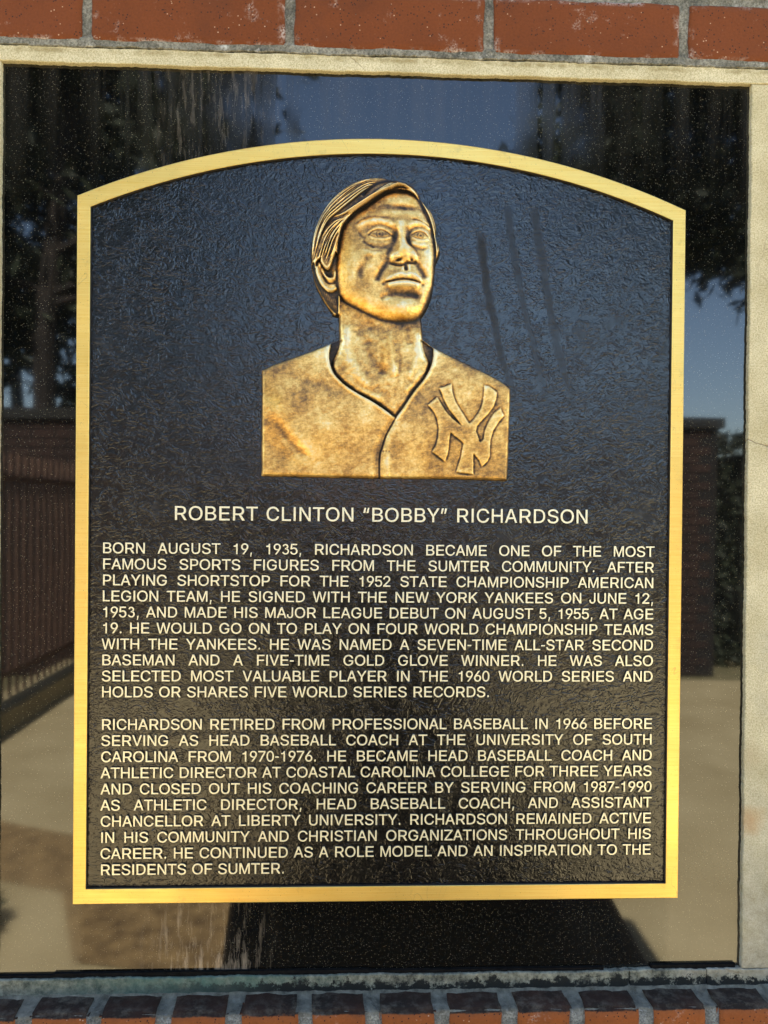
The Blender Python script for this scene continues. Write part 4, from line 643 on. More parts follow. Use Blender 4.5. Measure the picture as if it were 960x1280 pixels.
def word_mesh(word, S, track, off):
    """raised letters standing on the baseline, origin at the left of the first letter's cell"""
    def area(c): return sum(c[i-1][0]*c[i][1] - c[i][0]*c[i-1][1] for i in range(len(c)))
    layers = [[], [], []]          # strokes of a letter that cross each other lie a hair apart
    x = 0.0
    for ch in word:
        k_ = -1
        cs = glyph(ch)
        for c in cs:
            if area(c) < 0 and ch in 'AKR4Q': k_ = min(k_ + 1, 2)
            elif ch not in 'AKR4Q': k_ = 0
            layers[0 if area(c) > 0 and ch != 'Q' else max(k_, 0)].append([(x + a, b_) for a, b_ in fatten(c, off)])
        x += ADV[ch] + track
    bmw = bmesh.new()
    for li_, lay in enumerate(layers):
        if not lay: continue
        cu = bpy.data.curves.new('lettering', 'CURVE')
        cu.dimensions = '2D'; cu.fill_mode = 'BOTH'
        for c in lay:
            sp = cu.splines.new('POLY'); sp.points.add(len(c)-1)
            for q, (a, b_) in zip(sp.points, c): q.co = (a*S, b_*S, 0, 1)
            sp.use_cyclic_u = True
        cu.extrude = 0.0010 - 0.00006*li_; cu.bevel_depth = 0.00007; cu.bevel_resolution = 0
        o = bpy.data.objects.new('tmp', cu); col.objects.link(o)
        dg = bpy.context.evaluated_depsgraph_get()
        mt = bpy.data.meshes.new_from_object(o.evaluated_get(dg))
        bpy.data.objects.remove(o); bpy.data.curves.remove(cu)
        bmw.from_mesh(mt); bpy.data.meshes.remove(mt)
    me = bpy.data.meshes.new('word'); bmw.to_mesh(me); bmw.free()
    me.name = 'word'
    me.transform(Matrix.Rotation(PI/2, 4, 'X'))
    me.materials.clear(); me.materials.append(M_LETTER); me.materials.append(M_PDARK)
    for p_ in me.polygons: p_.material_index = 0 if abs(p_.normal.y) > 0.35 else 1
    return me
def width(word, track): return sum(ADV[c] for c in word) + track*(len(word)-1)
YL = PG - 0.0010
HEAD = 'ROBERT CLINTON \u201cBOBBY\u201d RICHARDSON'
S = 0.0138/718
words = HEAD.split(' ')
lett = sum(width(w_, 0) for w_ in words); ngap = sum(len(w_)-1 for w_ in words)
SPC = 330
track = (0.4172/S - lett - SPC*(len(words)-1) + 70) / (ngap + 2*(len(words)-1))
x = -0.2086/S - 40
for w_ in words:
    for ch in w_:
        me = word_mesh(ch, S, 0, 2); me.name = 'letter'
        mesh_obj('letter', me, None, plaque, (x*S, YL, 0.0312))
        x += ADV[ch] + track
    x += SPC + track
BODY1 = """BORN AUGUST 19, 1935, RICHARDSON BECAME ONE OF THE MOST
FAMOUS SPORTS FIGURES FROM THE SUMTER COMMUNITY. AFTER
PLAYING SHORTSTOP FOR THE 1952 STATE CHAMPIONSHIP AMERICAN
LEGION TEAM, HE SIGNED WITH THE NEW YORK YANKEES ON JUNE 12,
1953, AND MADE HIS MAJOR LEAGUE DEBUT ON AUGUST 5, 1955, AT AGE
19. HE WOULD GO ON TO PLAY ON FOUR WORLD CHAMPIONSHIP TEAMS
WITH THE YANKEES. HE WAS NAMED A SEVEN-TIME ALL-STAR SECOND
BASEMAN AND A FIVE-TIME GOLD GLOVE WINNER. HE WAS ALSO
SELECTED MOST VALUABLE PLAYER IN THE 1960 WORLD SERIES AND
HOLDS OR SHARES FIVE WORLD SERIES RECORDS.""".split('\n')
BODY2 = """RICHARDSON RETIRED FROM PROFESSIONAL BASEBALL IN 1966 BEFORE
SERVING AS HEAD BASEBALL COACH AT THE UNIVERSITY OF SOUTH
CAROLINA FROM 1970-1976. HE BECAME HEAD BASEBALL COACH AND
ATHLETIC DIRECTOR AT COASTAL CAROLINA COLLEGE FOR THREE YEARS
AND CLOSED OUT HIS COACHING CAREER BY SERVING FROM 1987-1990
AS ATHLETIC DIRECTOR, HEAD BASEBALL COACH, AND ASSISTANT
CHANCELLOR AT LIBERTY UNIVERSITY. RICHARDSON REMAINED ACTIVE
IN HIS COMMUNITY AND CHRISTIAN ORGANIZATIONS THROUGHOUT HIS
CAREER. HE CONTINUED AS A ROLE MODEL AND AN INSPIRATION TO THE
RESIDENTS OF SUMTER.""".split('\n')
S = 0.01055/718
XL, XR = -0.2780, 0.2775
def natural(line, xr):
    ws = line.split(' ')
    lw = sum(width(w_, 0) for w_ in ws); ng = sum(len(w_)-1 for w_ in ws)
    return ((xr-XL)/S - lw - 300*(len(ws)-1)) / (ng + 2*(len(ws)-1))
TR = (natural(BODY1[-1], 0.110) + natural(BODY2[-1], -0.0955)) / 2
cache = {}
for k, (line, z) in enumerate([(l, -0.0024 - i*0.01592) for i, l in enumerate(BODY1)] + [(l, -0.1781 - i*0.01611) for i, l in enumerate(BODY2)]):
    ws = line.split(' ')
    xr = {9: 0.110, 19: -0.0955}.get(k, XR)
    tot = (xr - XL)/S + 75
    tr = TR
    gap = (tot - sum(width(w_, tr) for w_ in ws)) / (len(ws)-1)
    if gap < 330:
        tr -= (330-gap)*(len(ws)-1) / (sum(len(w_)-1 for w_ in ws)); gap = (tot - sum(width(w_, tr) for w_ in ws)) / (len(ws)-1)
    x = XL/S - 75
    for w_ in ws:
        key = (w_, round(tr))
        if key not in cache: cache[key] = word_mesh(w_, S, tr, 3)
        mesh_obj('word', cache[key], None, plaque, (x*S, YL, z))
        x += width(w_, tr) + gap

# portrait relief ----------------------------------------------------------
SC = 0.793134 - 0.022
# wall position of a photo pixel on the plaque's face (the relief was measured there)
CP = np.array([-0.02924, -0.79313, 0.04561]); F3, R3, U3 = (np.array(v) for v in (f_, r2, u2))
def onplaque(X, Y):
    d = F3[None, None]*961 + R3[None, None]*(X[..., None]-480) - U3[None, None]*(Y[..., None]-640)
    t = (PF - CP[1]) / d[..., 1]
    return CP[0] + t*d[..., 0], CP[2] + t*d[..., 2]
RES = 0.5
gx = np.arange(322, 643, RES); gy = np.arange(218, 607, RES)
X, Y = np.meshgrid(gx, gy)
Hh = np.zeros_like(X)

def Z2(p): return [(370 + a/4.8, 210 + b_/4.8) for a, b_ in p]
def Z1(p): return [(300 + a/2.6667, 200 + b_/2.6667) for a, b_ in p]
def Z6(p): return [(400 + a/6.0, 400 + b_/6.0) for a, b_ in p]
def Z7(p): return [(320 + a/2.909, 430 + b_/2.909) for a, b_ in p]
def ZN(p): return [(530 + a/8.727, 470 + b_/8.727) for a, b_ in p]
def smooth_line(P, k=6, closed=False):
    P = [np.array(p, float) for p in P]; out_ = []
    n = len(P)
    for i in range(n if closed else n-1):
        p0 = P[(i-1) % n] if closed or i > 0 else P[0]*2-P[1]
        p1 = P[i]; p2 = P[(i+1) % n]
        p3 = P[(i+2) % n] if closed or i+2 < n else P[-1]*2-P[-2]
        for j in range(k):
            t = j/k
            out_.append(0.5*((2*p1)+(-p0+p2)*t+(2*p0-5*p1+4*p2-p3)*t*t+(-p0+3*p1-3*p2+p3)*t**3))
    if not closed: out_.append(P[-1])
    return np.array(out_)
def polydist(P, closed=False, XX=None, YY=None, pad=None):
    XX = X if XX is None else XX; YY = Y if YY is None else YY
    D = np.full(XX.shape, 1e9); T = np.zeros(XX.shape)
    n = len(P); m = n if closed else n-1
    for i in range(m):
        a = P[i]; b_ = P[(i+1) % n]; d = b_-a; L = d@d + 1e-12
        t = np.clip(((XX-a[0])*d[0] + (YY-a[1])*d[1])/L, 0, 1)
        q = (XX-a[0]-t*d[0])**2 + (YY-a[1]-t*d[1])**2
        s = q < D
        D = np.where(s, q, D); T = np.where(s, (i+t)/m, T)
    return np.sqrt(D), T
def inside(P):
    c = np.zeros(X.shape, bool); n = len(P)
    for i in range(n):
        x0, y0 = P[i]; x1, y1 = P[(i+1) % n]
        if y0 == y1: continue
        cond = ((y0 > Y) != (y1 > Y)) & (X < (x1-x0)*(Y-y0)/(y1-y0) + x0)
        c ^= cond
    return c
def sdf(P):
    d, _ = polydist(P, True); return np.where(inside(P), d, -d)
def blur(A, s):
    s = s/RES; r = int(3*s+1); k = np.exp(-np.arange(-r, r+1)**2/(2*s*s)); k /= k.sum()
    B = np.pad(A, r, mode='edge')
    B = np.apply_along_axis(lambda v: np.convolve(v, k, 'valid'), 0, B)
    return np.apply_along_axis(lambda v: np.convolve(v, k, 'valid'), 1, B)
def sst(x, a, b_):
    t = np.clip((x-a)/(b_-a), 0, 1); return t*t*(3-2*t)
def local(P, r):
    P = np.array(P); x0, y0 = P.min(0) - 3*r; x1, y1 = P.max(0) + 3*r
    i0, i1 = max(0, int((y0-gy[0])/RES)), min(len(gy), int((y1-gy[0])/RES)+2)
    j0, j1 = max(0, int((x0-gx[0])/RES)), min(len(gx), int((x1-gx[0])/RES)+2)
    return slice(i0, i1), slice(j0, j1)
def ridge(A, P, r, amp, taper=0.12, k=5, prof=2.0):
    P = smooth_line(P, k); sl_ = local(P, r)
    d, t = polydist(P, False, X[sl_], Y[sl_])
    tp = np.clip(t/taper, 0, 1)*np.clip((1-t)/taper, 0, 1) if taper else 1.0
    tp = tp**0.6 if taper else 1.0
    A[sl_] += amp*np.exp(-(d/r)**prof)*tp
def bump(A, c, rx, ry, amp, rot=0.0, p=2.0):
    ca, sa = math.cos(math.radians(rot)), math.sin(math.radians(rot))
    u = ((X-c[0])*ca + (Y-c[1])*sa)/rx; v = (-(X-c[0])*sa + (Y-c[1])*ca)/ry
    A += amp*np.exp(-(u*u+v*v)**(p/2))
def z2b(A, x, y, rx, ry, amp, rot=0, p=2.0): bump(A, (370+x/4.8, 210+y/4.8), rx/4.8, ry/4.8, amp, rot, p)
def z2r(A, P, r, amp, **kw): ridge(A, Z2(P), r/4.8, amp, **kw)

# outlines
head = smooth_line(Z2([(242,892),(215,868),(190,835),(152,775),(116,700),(99,625),(88,545),(90,470),(104,395),(130,330),(165,260),(212,192),(270,140),(340,96),(420,69),(500,62),(560,70),(630,84),(690,108),(728,148),(765,215),(806,262),(832,315),(843,370),(842,425),(856,465),(865,510),(850,553),(836,590),(830,660),(820,735),(805,800),(780,858),(745,905),(690,925),(600,930),(480,920)]), 5, True)
face = smooth_line(Z2([(247,560),(250,500),(258,440),(276,372),(312,318),(370,270),(450,216),(520,166),(575,148),(640,150),(700,172),(738,215),(772,285),(796,335),(814,400),(826,480),(830,560),(829,660),(820,740),(803,800),(770,862),(735,905),(690,925),(620,934),(560,930),(500,915),(430,886),(360,850),(300,818),(266,788),(250,745),(246,650)]), 5, True)
torso = np.array(Z1([(72,700),(110,682),(160,664),(200,650),(250,632),(300,612),(330,600),(612,600),(640,622),(680,642),(720,662),(800,700),(870,736),(903,762),(900,860),(893,1070),(700,1064),(460,1062),(70,1054)]))
skin = np.concatenate([smooth_line(Z6([(150,-170),(145,-60),(142,60),(146,180),(120,260),(92,330),(106,400),(170,470),(270,540),(380,600),(470,660),(560,732)]), 4), smooth_line(Z6([(570,730),(620,664),(700,544),(780,444),(826,340),(800,280),(772,200),(770,120),(760,0),(752,-60),(740,-120)]), 4)])
collar = np.concatenate([smooth_line(Z6([(82,150),(80,200),(70,280),(98,390),(170,474),(270,544),(380,606),(470,664),(560,732)]), 4), smooth_line(Z6([(570,730),(620,664),(700,544),(780,444),(836,330),(848,215),(820,190),(770,150)]), 4)])
s_head, s_face, s_torso, s_skin, s_collar = sdf(head), sdf(face), sdf(torso), sdf(skin), sdf(collar)
in_face = s_face > 0
in_skin = (s_skin > 0) & ~in_face
in_jersey = (s_torso > 0) & (s_collar < 0)
in_back = (s_torso > 0) & (s_collar >= 0) & ~in_skin & ~in_face

# --- jersey
J = 7.0 + 5.0*np.clip(1-((X-482)/175)**2, 0, 1)**0.5 + 2.0*np.exp(-((Y-500)/45)**2)
bump(J, (352, 510), 22, 26, 2.4)
ridge(J, Z7([(20,190),(70,245),(125,310),(165,360),(215,425)]), 12, 2.6, taper=0.25)
ridge(J, Z7([(60,265),(120,345),(165,392),(205,424)]), 6, -2.4, taper=0.3)
ridge(J, Z7([(20,330),(70,380),(130,430)]), 12, -1.5, taper=0.3)
bump(J, (395, 540), 26, 22, 2.2); bump(J, (455, 520), 20, 30, 1.8, 30)
bump(J, (520, 545), 22, 30, 2.4, -10); bump(J, (590, 480), 30, 16, 1.6, 25)
bump(J, (400, 482), 30, 8, -1.2, 20); bump(J, (615, 560), 9, 30, 1.6)
ridge(J, Z6([(560,734),(520,805),(482,880),(456,960)]) + Z1([(460,990),(459,1062)]), 5.5, -2.6, taper=0)
ridge(J, Z6([(566,736),(530,800),(492,872),(466,955)]) + Z1([(465,990),(464,1062)]), 1.0, -2.6, taper=0)
lx = Z6([(585,735),(545,805),(510,880),(488,960)]) + Z1([(490,990),(490,1062)])
ridge(J, lx, 4.5, 1.6, taper=0)
for q in range(3): bump(J, (300+(478+9*q)/2.667, 200+972/2.667), 0.8, 1.0, -1.4)
# turned edge of the collar
cl = np.exp(-((s_collar + 2.2)/2.0)**2)
J += 1.3*cl
J *= 1.0
# --- emblem: a raised N and Y interlocked
NP = [
 [(160,138),(230,118),(298,85),(305,180),(335,275),(385,360),(432,432),(480,510),(520,560),(440,600),(410,550),(340,462),(262,362),(215,272),(185,190)],
 [(35,322),(140,232),(180,300),(230,385),(300,462),(410,552),(480,520),(560,600),(600,700),(440,760),(418,728),(285,622),(274,700),(268,780),(255,860),(225,942),(150,880),(80,830),(125,760),(148,670),(155,580),(140,480),(106,400)],
 [(648,105),(700,115),(790,178),(784,250),(755,340),(700,415),(632,485),(575,550),(560,620),(440,620),(480,520),(508,508),(556,450),(605,375),(635,290),(645,200)],
 [(828,345),(848,395),(870,435),(800,520),(750,600),(722,690),(713,780),(712,880),(690,930),(625,998),(598,925),(535,850),(537,960),(535,1075),(440,1065),(345,1050),(372,960),(398,880),(412,800),(426,735),(440,590),(560,590),(558,680),(610,722),(645,690),(656,600),(700,495),(750,412)],
]
nm = np.zeros(X.shape, bool)
for P in NP: nm |= inside(np.array(ZN(P)))
NM = blur(nm.astype(float), 0.55)
dil = blur(nm.astype(float), 1.9)
J = J - 1.9*sst(dil, 0.02, 0.5)*(1-NM) + 2.1*NM
# --- neck
N = 6.5 + 8.5*np.sqrt(np.clip(1-((X-476)/62)**2, 0, 1))
N += 2.0*sst(Y, 400, 470) - 3.5*sst(Y, 470, 530)
def z6(P, r, a, **k): ridge(N, Z6(P), r/6, a, **k)
z6([(195,40),(205,180),(215,300),(300,430),(400,530)], 40, 2.0)
z6([(300,60),(330,180),(400,320),(440,380)], 34, -1.3)
z6([(520,90),(530,220),(548,340),(560,430)], 26, 1.8)
z6([(655,60),(658,130),(672,190)], 24, -1.2)
z6([(605,260),(600,340),(592,410)], 14, -1.0)
z6([(725,60),(735,200),(725,320),(650,450)], 30, 1.6)
z6([(470,150),(490,260),(480,350)], 25, 1.0)
bump(N, (477.5, 466), 6.5, 5, -3.2); bump(N, (460, 429), 5, 4, -1.4); bump(N, (448, 415), 4, 5, -1.0)
z6([(250,520),(350,560),(480,600)], 22, 1.2); z6([(640,540),(700,470),(760,380)], 16, 1.0)
bump(N, (462, 410), 14, 6, -2.0, 12); bump(N, (505, 505), 16, 14, 1.3)
N += 0.9*blur(np.random.RandomState(3).randn(*X.shape), 2.0)*2.5
N -= 3.5*np.exp(-(np.clip(s_skin, 0, 99)/3.2)**2)*(Y > 425)
# --- face
dx = np.where(X < 503, (X-503)/92.0, (X-503)/50.0); dy = (Y-326)/96.0
Fc = 12.0 + 15.0*np.sqrt(np.clip(1-dx*dx-dy*dy, 0, 1))
Fc = blur(Fc, 1.6)
f = Fc
z2b(f, 620, 205, 115, 48, 1.8); z2b(f, 640, 262, 88, 17, -2.3, 4); z2b(f, 500, 250, 70, 25, -0.8, -25)
z2b(f, 560, 290, 150, 26, 0.7); z2b(f, 700, 300, 60, 22, 0.7)
# brows
z2r(f, [(362,382),(408,350),(470,336),(535,344),(590,372)], 20, 2.2)
z2r(f, [(352,366),(400,326),(460,312),(520,318),(570,326)], 9, -0.9)
z2r(f, [(662,385),(692,358),(735,350),(778,362),(808,392)], 18, 2.0)
z2r(f, [(690,330),(725,334),(762,348),(806,374)], 6, -1.7)
z2b(f, 625, 352, 40, 26, 1.4)
# left eye
z2b(f, 505, 415, 92, 42, -3.8); z2b(f, 590, 425, 22, 30, -1.8)
z2b(f, 503, 420, 62, 34, 5.0)
z2r(f, [(425,428),(446,400),(478,384),(510,384),(545,400),(580,430)], 8, 1.1)
z2r(f, [(420,405),(455,374),(500,362),(550,374),(588,400)], 8, -0.8)
z2r(f, [(434,420),(455,402),(485,393),(515,394),(545,408),(572,430)], 4.0, -1.8)
z2r(f, [(437,428),(468,446),(505,452),(545,446),(574,432)], 7.0, 0.9)
z2r(f, [(440,424),(470,437),(505,441),(540,437),(568,430)], 3.5, -1.0)
ix, iy = 370+499/4.8, 210+418/4.8
rr = np.hypot(X-ix, (Y-iy)*1.05)
f -= 1.0*np.exp(-((rr-4.0)/0.8)**2)*(Y > iy-4.4)*(Y < iy+4.2); bump(f, (ix, iy), 1.5, 1.5, -2.0); bump(f, (ix-1.5, iy-1.4), .8, .8, 1.2)
z2b(f, 578, 428, 9, 7, -2.0); z2b(f, 436, 420, 9, 7, -1.6)
z2r(f, [(440,480),(480,500),(530,498),(572,468)], 10, -0.8); z2r(f, [(400,455),(430,480),(470,505)], 8, -1.4)
z2r(f, [(445,462),(490,474),(545,468)], 14, 0.8); z2r(f, [(410,500),(460,520),(520,522)], 8, -0.8)
z2r(f, [(375,400),(395,430),(420,445)], 9, -1.0)
# right eye
z2b(f, 738, 422, 72, 42, -3.8); z2b(f, 668, 430, 22, 36, -2.2)
z2b(f, 742, 428, 50, 32, 4.8)
z2r(f, [(680,430),(700,408),(735,394),(770,404),(796,436)], 7.5, 1.1)
z2r(f, [(672,410),(700,384),(740,372),(780,384),(806,408)], 7, -0.8)
z2r(f, [(684,428),(706,412),(738,402),(768,412),(790,436)], 3.8, -1.8)
z2r(f, [(688,436),(715,452),(750,458),(792,446)], 6.5, 0.9)
z2r(f, [(690,430),(718,443),(750,448),(786,442)], 3.5, -1.0)
ix, iy = 370+742/4.8, 210+427/4.8
rr = np.hypot(X-ix, (Y-iy)*1.05)
f -= 0.9*np.exp(-((rr-3.8)/0.8)**2)*(Y > iy-4.0)*(Y < iy+3.8); bump(f, (ix, iy), 1.4, 1.4, -1.8); bump(f, (ix-1.3, iy-1.3), .8, .8, 1.1)
z2r(f, [(664,430),(672,465),(700,492),(745,508),(792,498)], 10, -1.4)
z2r(f, [(690,468),(730,482),(780,478)], 13, 0.9)
# nose
z2r(f, [(622,335),(626,390),(634,440),(644,490),(652,530)], 28, 4.2, taper=0.35)
z2b(f, 650, 520, 52, 36, 5.5); z2b(f, 655, 545, 36, 22, 3.0)
z2b(f, 592, 552, 30, 24, 5.0); z2b(f, 706, 550, 20, 24, 4.0)
z2r(f, [(604,385),(592,440),(572,490),(552,530),(548,572)], 15, -1.8)
z2r(f, [(664,430),(680,480),(712,515),(728,552)], 10, -1.8)
z2r(f, [(552,588),(590,600),(630,604),(660,590),(700,590),(722,580)], 9, -3.4)
z2b(f, 612, 572, 21, 8, -5.0, -18); z2b(f, 690, 571, 10, 8, -4.2, 10)
z2r(f, [(628,555),(620,545),(600,548)], 5, -1.2)
# nasolabial folds, cheeks
z2r(f, [(556,562),(538,596),(512,634),(492,672),(484,700)], 18, -3.4, taper=0.18)
z2b(f, 450, 575, 75, 85, 3.4, 20); z2b(f, 470, 530, 60, 26, 1.6)
z2r(f, [(712,585),(738,620),(758,650),(774,682)], 18, -3.2, taper=0.18)
z2b(f, 790, 560, 30, 75, 2.4)
z2r(f, [(446,540),(418,580),(392,625),(382,670)], 22, -1.7, taper=0.3); z2b(f, 380, 650, 26, 40, -1.2)
z2b(f, 330, 640, 45, 120, 1.5); z2b(f, 440, 800, 90, 50, 1.8, 25)
# mouth
z2b(f, 640, 665, 115, 62, 3.2)
z2r(f, [(655,598),(656,622),(657,640)], 11, -2.0, taper=0.1); z2b(f, 656, 622, 12, 14, -1.6)
z2r(f, [(640,598),(636,640)], 6, 1.2); z2r(f, [(674,598),(678,640)], 6, 1.2)
z2r(f, [(534,698),(578,674),(622,660),(655,666),(690,660),(725,678),(750,702)], 11, 2.4)
z2r(f, [(530,703),(560,699),(600,691),(640,687),(680,690),(715,697),(746,707)], 4.5, -3.2, taper=0.06)
z2r(f, [(548,724),(600,716),(650,714),(700,718),(735,728)], 15, 3.4)
z2b(f, 522, 712, 11, 9, -2.2); z2b(f, 756, 718, 9, 8, -2.0); z2b(f, 545, 742, 18, 14, -1.2)
z2r(f, [(548,756),(600,770),(660,774),(715,776),(750,790)], 24, -3.2, taper=0.2)
z2r(f, [(500,800),(540,780),(580,776)], 14, -1.6)
z2b(f, 650, 850, 95, 48, 4.4); z2b(f, 740, 780, 40, 50, 1.2)
z2b(f, 720, 800, 34, 20, -1.6, 40)
# rounding of the jaw and turn at the outline
f -= 7.0*np.exp(-(np.clip(s_face, 0, 99)/5.5)**1.3)*sst(Y, 345, 390)
f -= 5.0*np.exp(-(np.clip(s_face, 0, 99)/4.0)**1.2)*(1-sst(Y, 345, 390))
Fc = f
# --- hair
Hd = 13.0 + 12.0*np.sqrt(np.clip(s_head, 0, 60)/60)*np.clip(1.9 - (s_head/60), 0, 1)
Hd = 12.0 + 13.0*np.clip(1-(1-np.clip(s_head, 0, 42)/42)**2, 0, 1)**0.5
Hd -= 6.0*sst(Y, 335, 400)
Hd = blur(Hd, 1.2)
rs = random.Random(21)
def strands(G0, G1, n_, r, amp, wav=1.0, s0=0.0, s1=1.0, gro=0.6):
    A = smooth_line(Z2(G0), 8); B = smooth_line(Z2(G1), 8)
    def res(P, m):
        t = np.linspace(0, len(P)-1, m); i = np.clip(t.astype(int), 0, len(P)-2); fr = (t-i)[:, None]
        return P[i]*(1-fr)+P[i+1]*fr
    A, B = res(A, 24), res(B, 24)
    for q in range(n_):
        u = (q + rs.uniform(-0.25, 0.25) + .5)/n_
        du = rs.uniform(-0.9, 0.9)*wav/n_
        a = rs.uniform(0.0, 0.22)*s1; e = rs.uniform(0.78, 1.0)
        tt = np.linspace(0, 1, 24)
        uu = np.clip(u + du*tt + 0.35/n_*np.sin(tt*rs.uniform(4, 9)+rs.uniform(0, 6)), 0, 1)[:, None]
        P = A*(1-uu)+B*uu
        P = P[int(a*23):int(e*23)+1]
        rad = r*rs.uniform(0.75, 1.3); am = amp*rs.uniform(0.6, 1.3)
        ridge(Hd, list(P), rad, am, taper=0.15, k=1)
        P2 = P + np.array([[rad*1.05, rad*1.05]])*rs.choice([1, 1, -1])
        ridge(Hd, list(P2), rad*0.55, -am*gro, taper=0.1, k=1)
sil = [(500,68),(410,78),(310,122),(216,200),(152,290),(112,395),(95,500),(97,590)]
mid = [(470,120),(420,150),(345,215),(262,282),(200,330),(160,400),(128,490),(108,580)]
strands(sil, mid, 22, 0.6, 2.6, 1.6)
strands(sil, mid, 14, 0.5, 2.0, 2.5, s1=2.5)
z2r(Hd, [(395,190),(430,150),(480,112),(540,92),(600,84)], 15, -3.6)
top = [(620,92),(560,112),(490,160),(420,214),(345,262),(270,300),(195,322)]
bot = [(742,222),(700,155),(645,128),(590,138),(520,172),(450,222),(372,274),(310,318)]
z2r(Hd, [(725,190),(690,148),(640,122),(580,124),(520,150),(450,198),(380,248),(310,290)], 17, 3.4, taper=0.08)
strands(top, bot, 9, 0.8, 2.6, 1.2)
strands(top, bot, 9, 0.5, 2.0, 2.0)
g4 = [(285,318),(225,345),(170,400),(130,480),(104,585)]
g5 = [(318,322),(280,400),(250,470),(225,550),(196,612)]
z2r(Hd, [(312,326),(278,385),(258,450),(246,520)], 9, -3.0, taper=0.05)
strands(g4, g5, 19, 0.6, 2.7, 1.6)
strands(g4, g5, 14, 0.5, 2.2, 2.6, s1=2.0)
strands([(700,112),(745,165),(800,250),(836,315),(845,375),(862,470),(852,548)], [(735,190),(765,250),(795,310),(815,375),(828,440),(836,510),(836,575)], 7, 0.75, 1.9, 0.8)
z2r(Hd, [(735,195),(770,265),(798,330),(816,400),(828,480),(832,570)], 7, -2.6, taper=0.05)
# nape behind the ear
nape = inside(smooth_line(Z2([(95,588),(112,582),(118,630),(135,680),(165,726),(205,752),(252,738),(252,900),(235,892),(190,835),(150,775),(114,700)]), 4, True))
Hd = np.where(nape, 8.5 + 2.0*np.clip(s_head/8, 0, 1), Hd)
z2r(Hd, [(98,612),(114,688),(152,768),(192,832),(238,886)], 6, 2.6, taper=0.03)
for q in range(7):
    xx = 150 + q*13
    z2r(Hd, [(xx, 700+q*12), (xx+14, 770+q*9), (xx+34, 830+q*6)], 3.5, 0.8, taper=0.3)
# --- ear
ear = smooth_line(Z2([(140,558),(118,585),(118,630),(135,680),(165,726),(205,752),(235,745),(250,720),(250,560),(235,520)]), 5, True)
s_ear = sdf(ear)
E_ = 11.0 + 3.0*np.clip(s_ear/5, 0, 1)
z2r(E_, [(124,590),(128,640),(152,695),(190,735),(225,738),(246,722)], 9, 3.6, taper=0.05)
z2r(E_, [(146,596),(160,645),(186,690),(215,700),(240,688)], 7, -2.8, taper=0.08)
z2r(E_, [(137,568),(152,615),(178,655),(208,672),(232,664),(236,620)], 8, 3.4, taper=0.06)
z2b(E_, 196, 640, 24, 26, -6.5, -20); z2b(E_, 218, 712, 22, 14, 1.6)
tip = smooth_line(Z2([(150,560),(165,600),(190,620),(208,600),(222,560),(240,500),(180,500)]), 4, True)
s_tip = sdf(tip)
E_ -= 2.0*np.exp(-(np.clip(-s_tip, 0, 99)/1.5)**2)
in_ear = (s_ear > 0) & (s_tip < 0) & ~in_face

# --- put the layers together
in_hair = (s_head > 0) & ~in_face & ~in_ear & ~in_skin
body = np.full(X.shape, 0.0); reg = np.zeros(X.shape, int)
back = 4.0 + 0*X
for m_, A_, id_ in ((in_back, back, 1), (in_jersey, J, 2), (in_skin & (s_torso > -200), N, 3), (in_hair, Hd, 4), (in_ear, E_, 5), (in_face, Fc, 1)):
    pass
reg[in_back] = 2; body[in_back] = 3.6
reg[in_jersey] = 2; body[in_jersey] = J[in_jersey]
reg[in_skin] = 1; body[in_skin] = N[in_skin]
reg[in_hair] = 3; body[in_hair] = Hd[in_hair]
reg[in_ear] = 4; body[in_ear] = E_[in_ear]
reg[in_face] = 1; body[in_face] = Fc[in_face]
solid = reg > 0
reg[nm & in_jersey] = 5
# soft cast feel between the layers, crisp at the rim
s_all = np.maximum(np.maximum(s_head, s_torso), s_skin*(Y < 470) + (-99)*(Y >= 470))
b2 = blur(np.where(solid, body, 0), 0.45)
body = np.where(s_all > 1.5, b2, body)
rim = sst(s_all, -0.2, 2.2)
relief = 0.74*body
rim_round = 2.4*np.exp(-(np.clip(s_all, 0, 99)/2.6)**2)
Hpx = np.where(solid, (relief - rim_round)*(0.35 + 0.65*rim), 0)
rsn = np.random.RandomState(8)
Hpx = Hpx + np.where(solid, 0.35*blur(rsn.randn(*X.shape), 0.8)*1.2 + 0.9*blur(rsn.randn(*X.shape), 3.5)*3.0*0.35, 0)
# patina: rubbed high spots stay gold, the dark finish stays in the hollows
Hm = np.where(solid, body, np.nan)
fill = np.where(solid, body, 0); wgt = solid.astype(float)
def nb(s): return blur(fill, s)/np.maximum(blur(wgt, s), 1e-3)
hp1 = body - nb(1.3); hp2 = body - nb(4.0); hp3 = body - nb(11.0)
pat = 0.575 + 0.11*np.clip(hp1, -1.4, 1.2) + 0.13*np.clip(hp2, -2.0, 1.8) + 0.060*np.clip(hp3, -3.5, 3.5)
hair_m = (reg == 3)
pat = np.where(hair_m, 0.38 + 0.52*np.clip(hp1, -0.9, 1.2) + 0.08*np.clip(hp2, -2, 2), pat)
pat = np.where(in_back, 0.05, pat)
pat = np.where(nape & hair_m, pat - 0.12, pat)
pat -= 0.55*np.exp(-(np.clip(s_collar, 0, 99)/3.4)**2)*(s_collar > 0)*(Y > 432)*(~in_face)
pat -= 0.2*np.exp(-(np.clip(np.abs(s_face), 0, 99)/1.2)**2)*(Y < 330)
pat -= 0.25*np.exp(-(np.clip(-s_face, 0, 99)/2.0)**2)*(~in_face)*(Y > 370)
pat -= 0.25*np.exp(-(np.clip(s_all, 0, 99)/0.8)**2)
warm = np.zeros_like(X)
bump(warm, (427, 345), 12, 38, 0.75); bump(warm, (455, 384), 32, 13, 0.7, 22); bump(warm, (505, 398), 28, 7, 0.6)
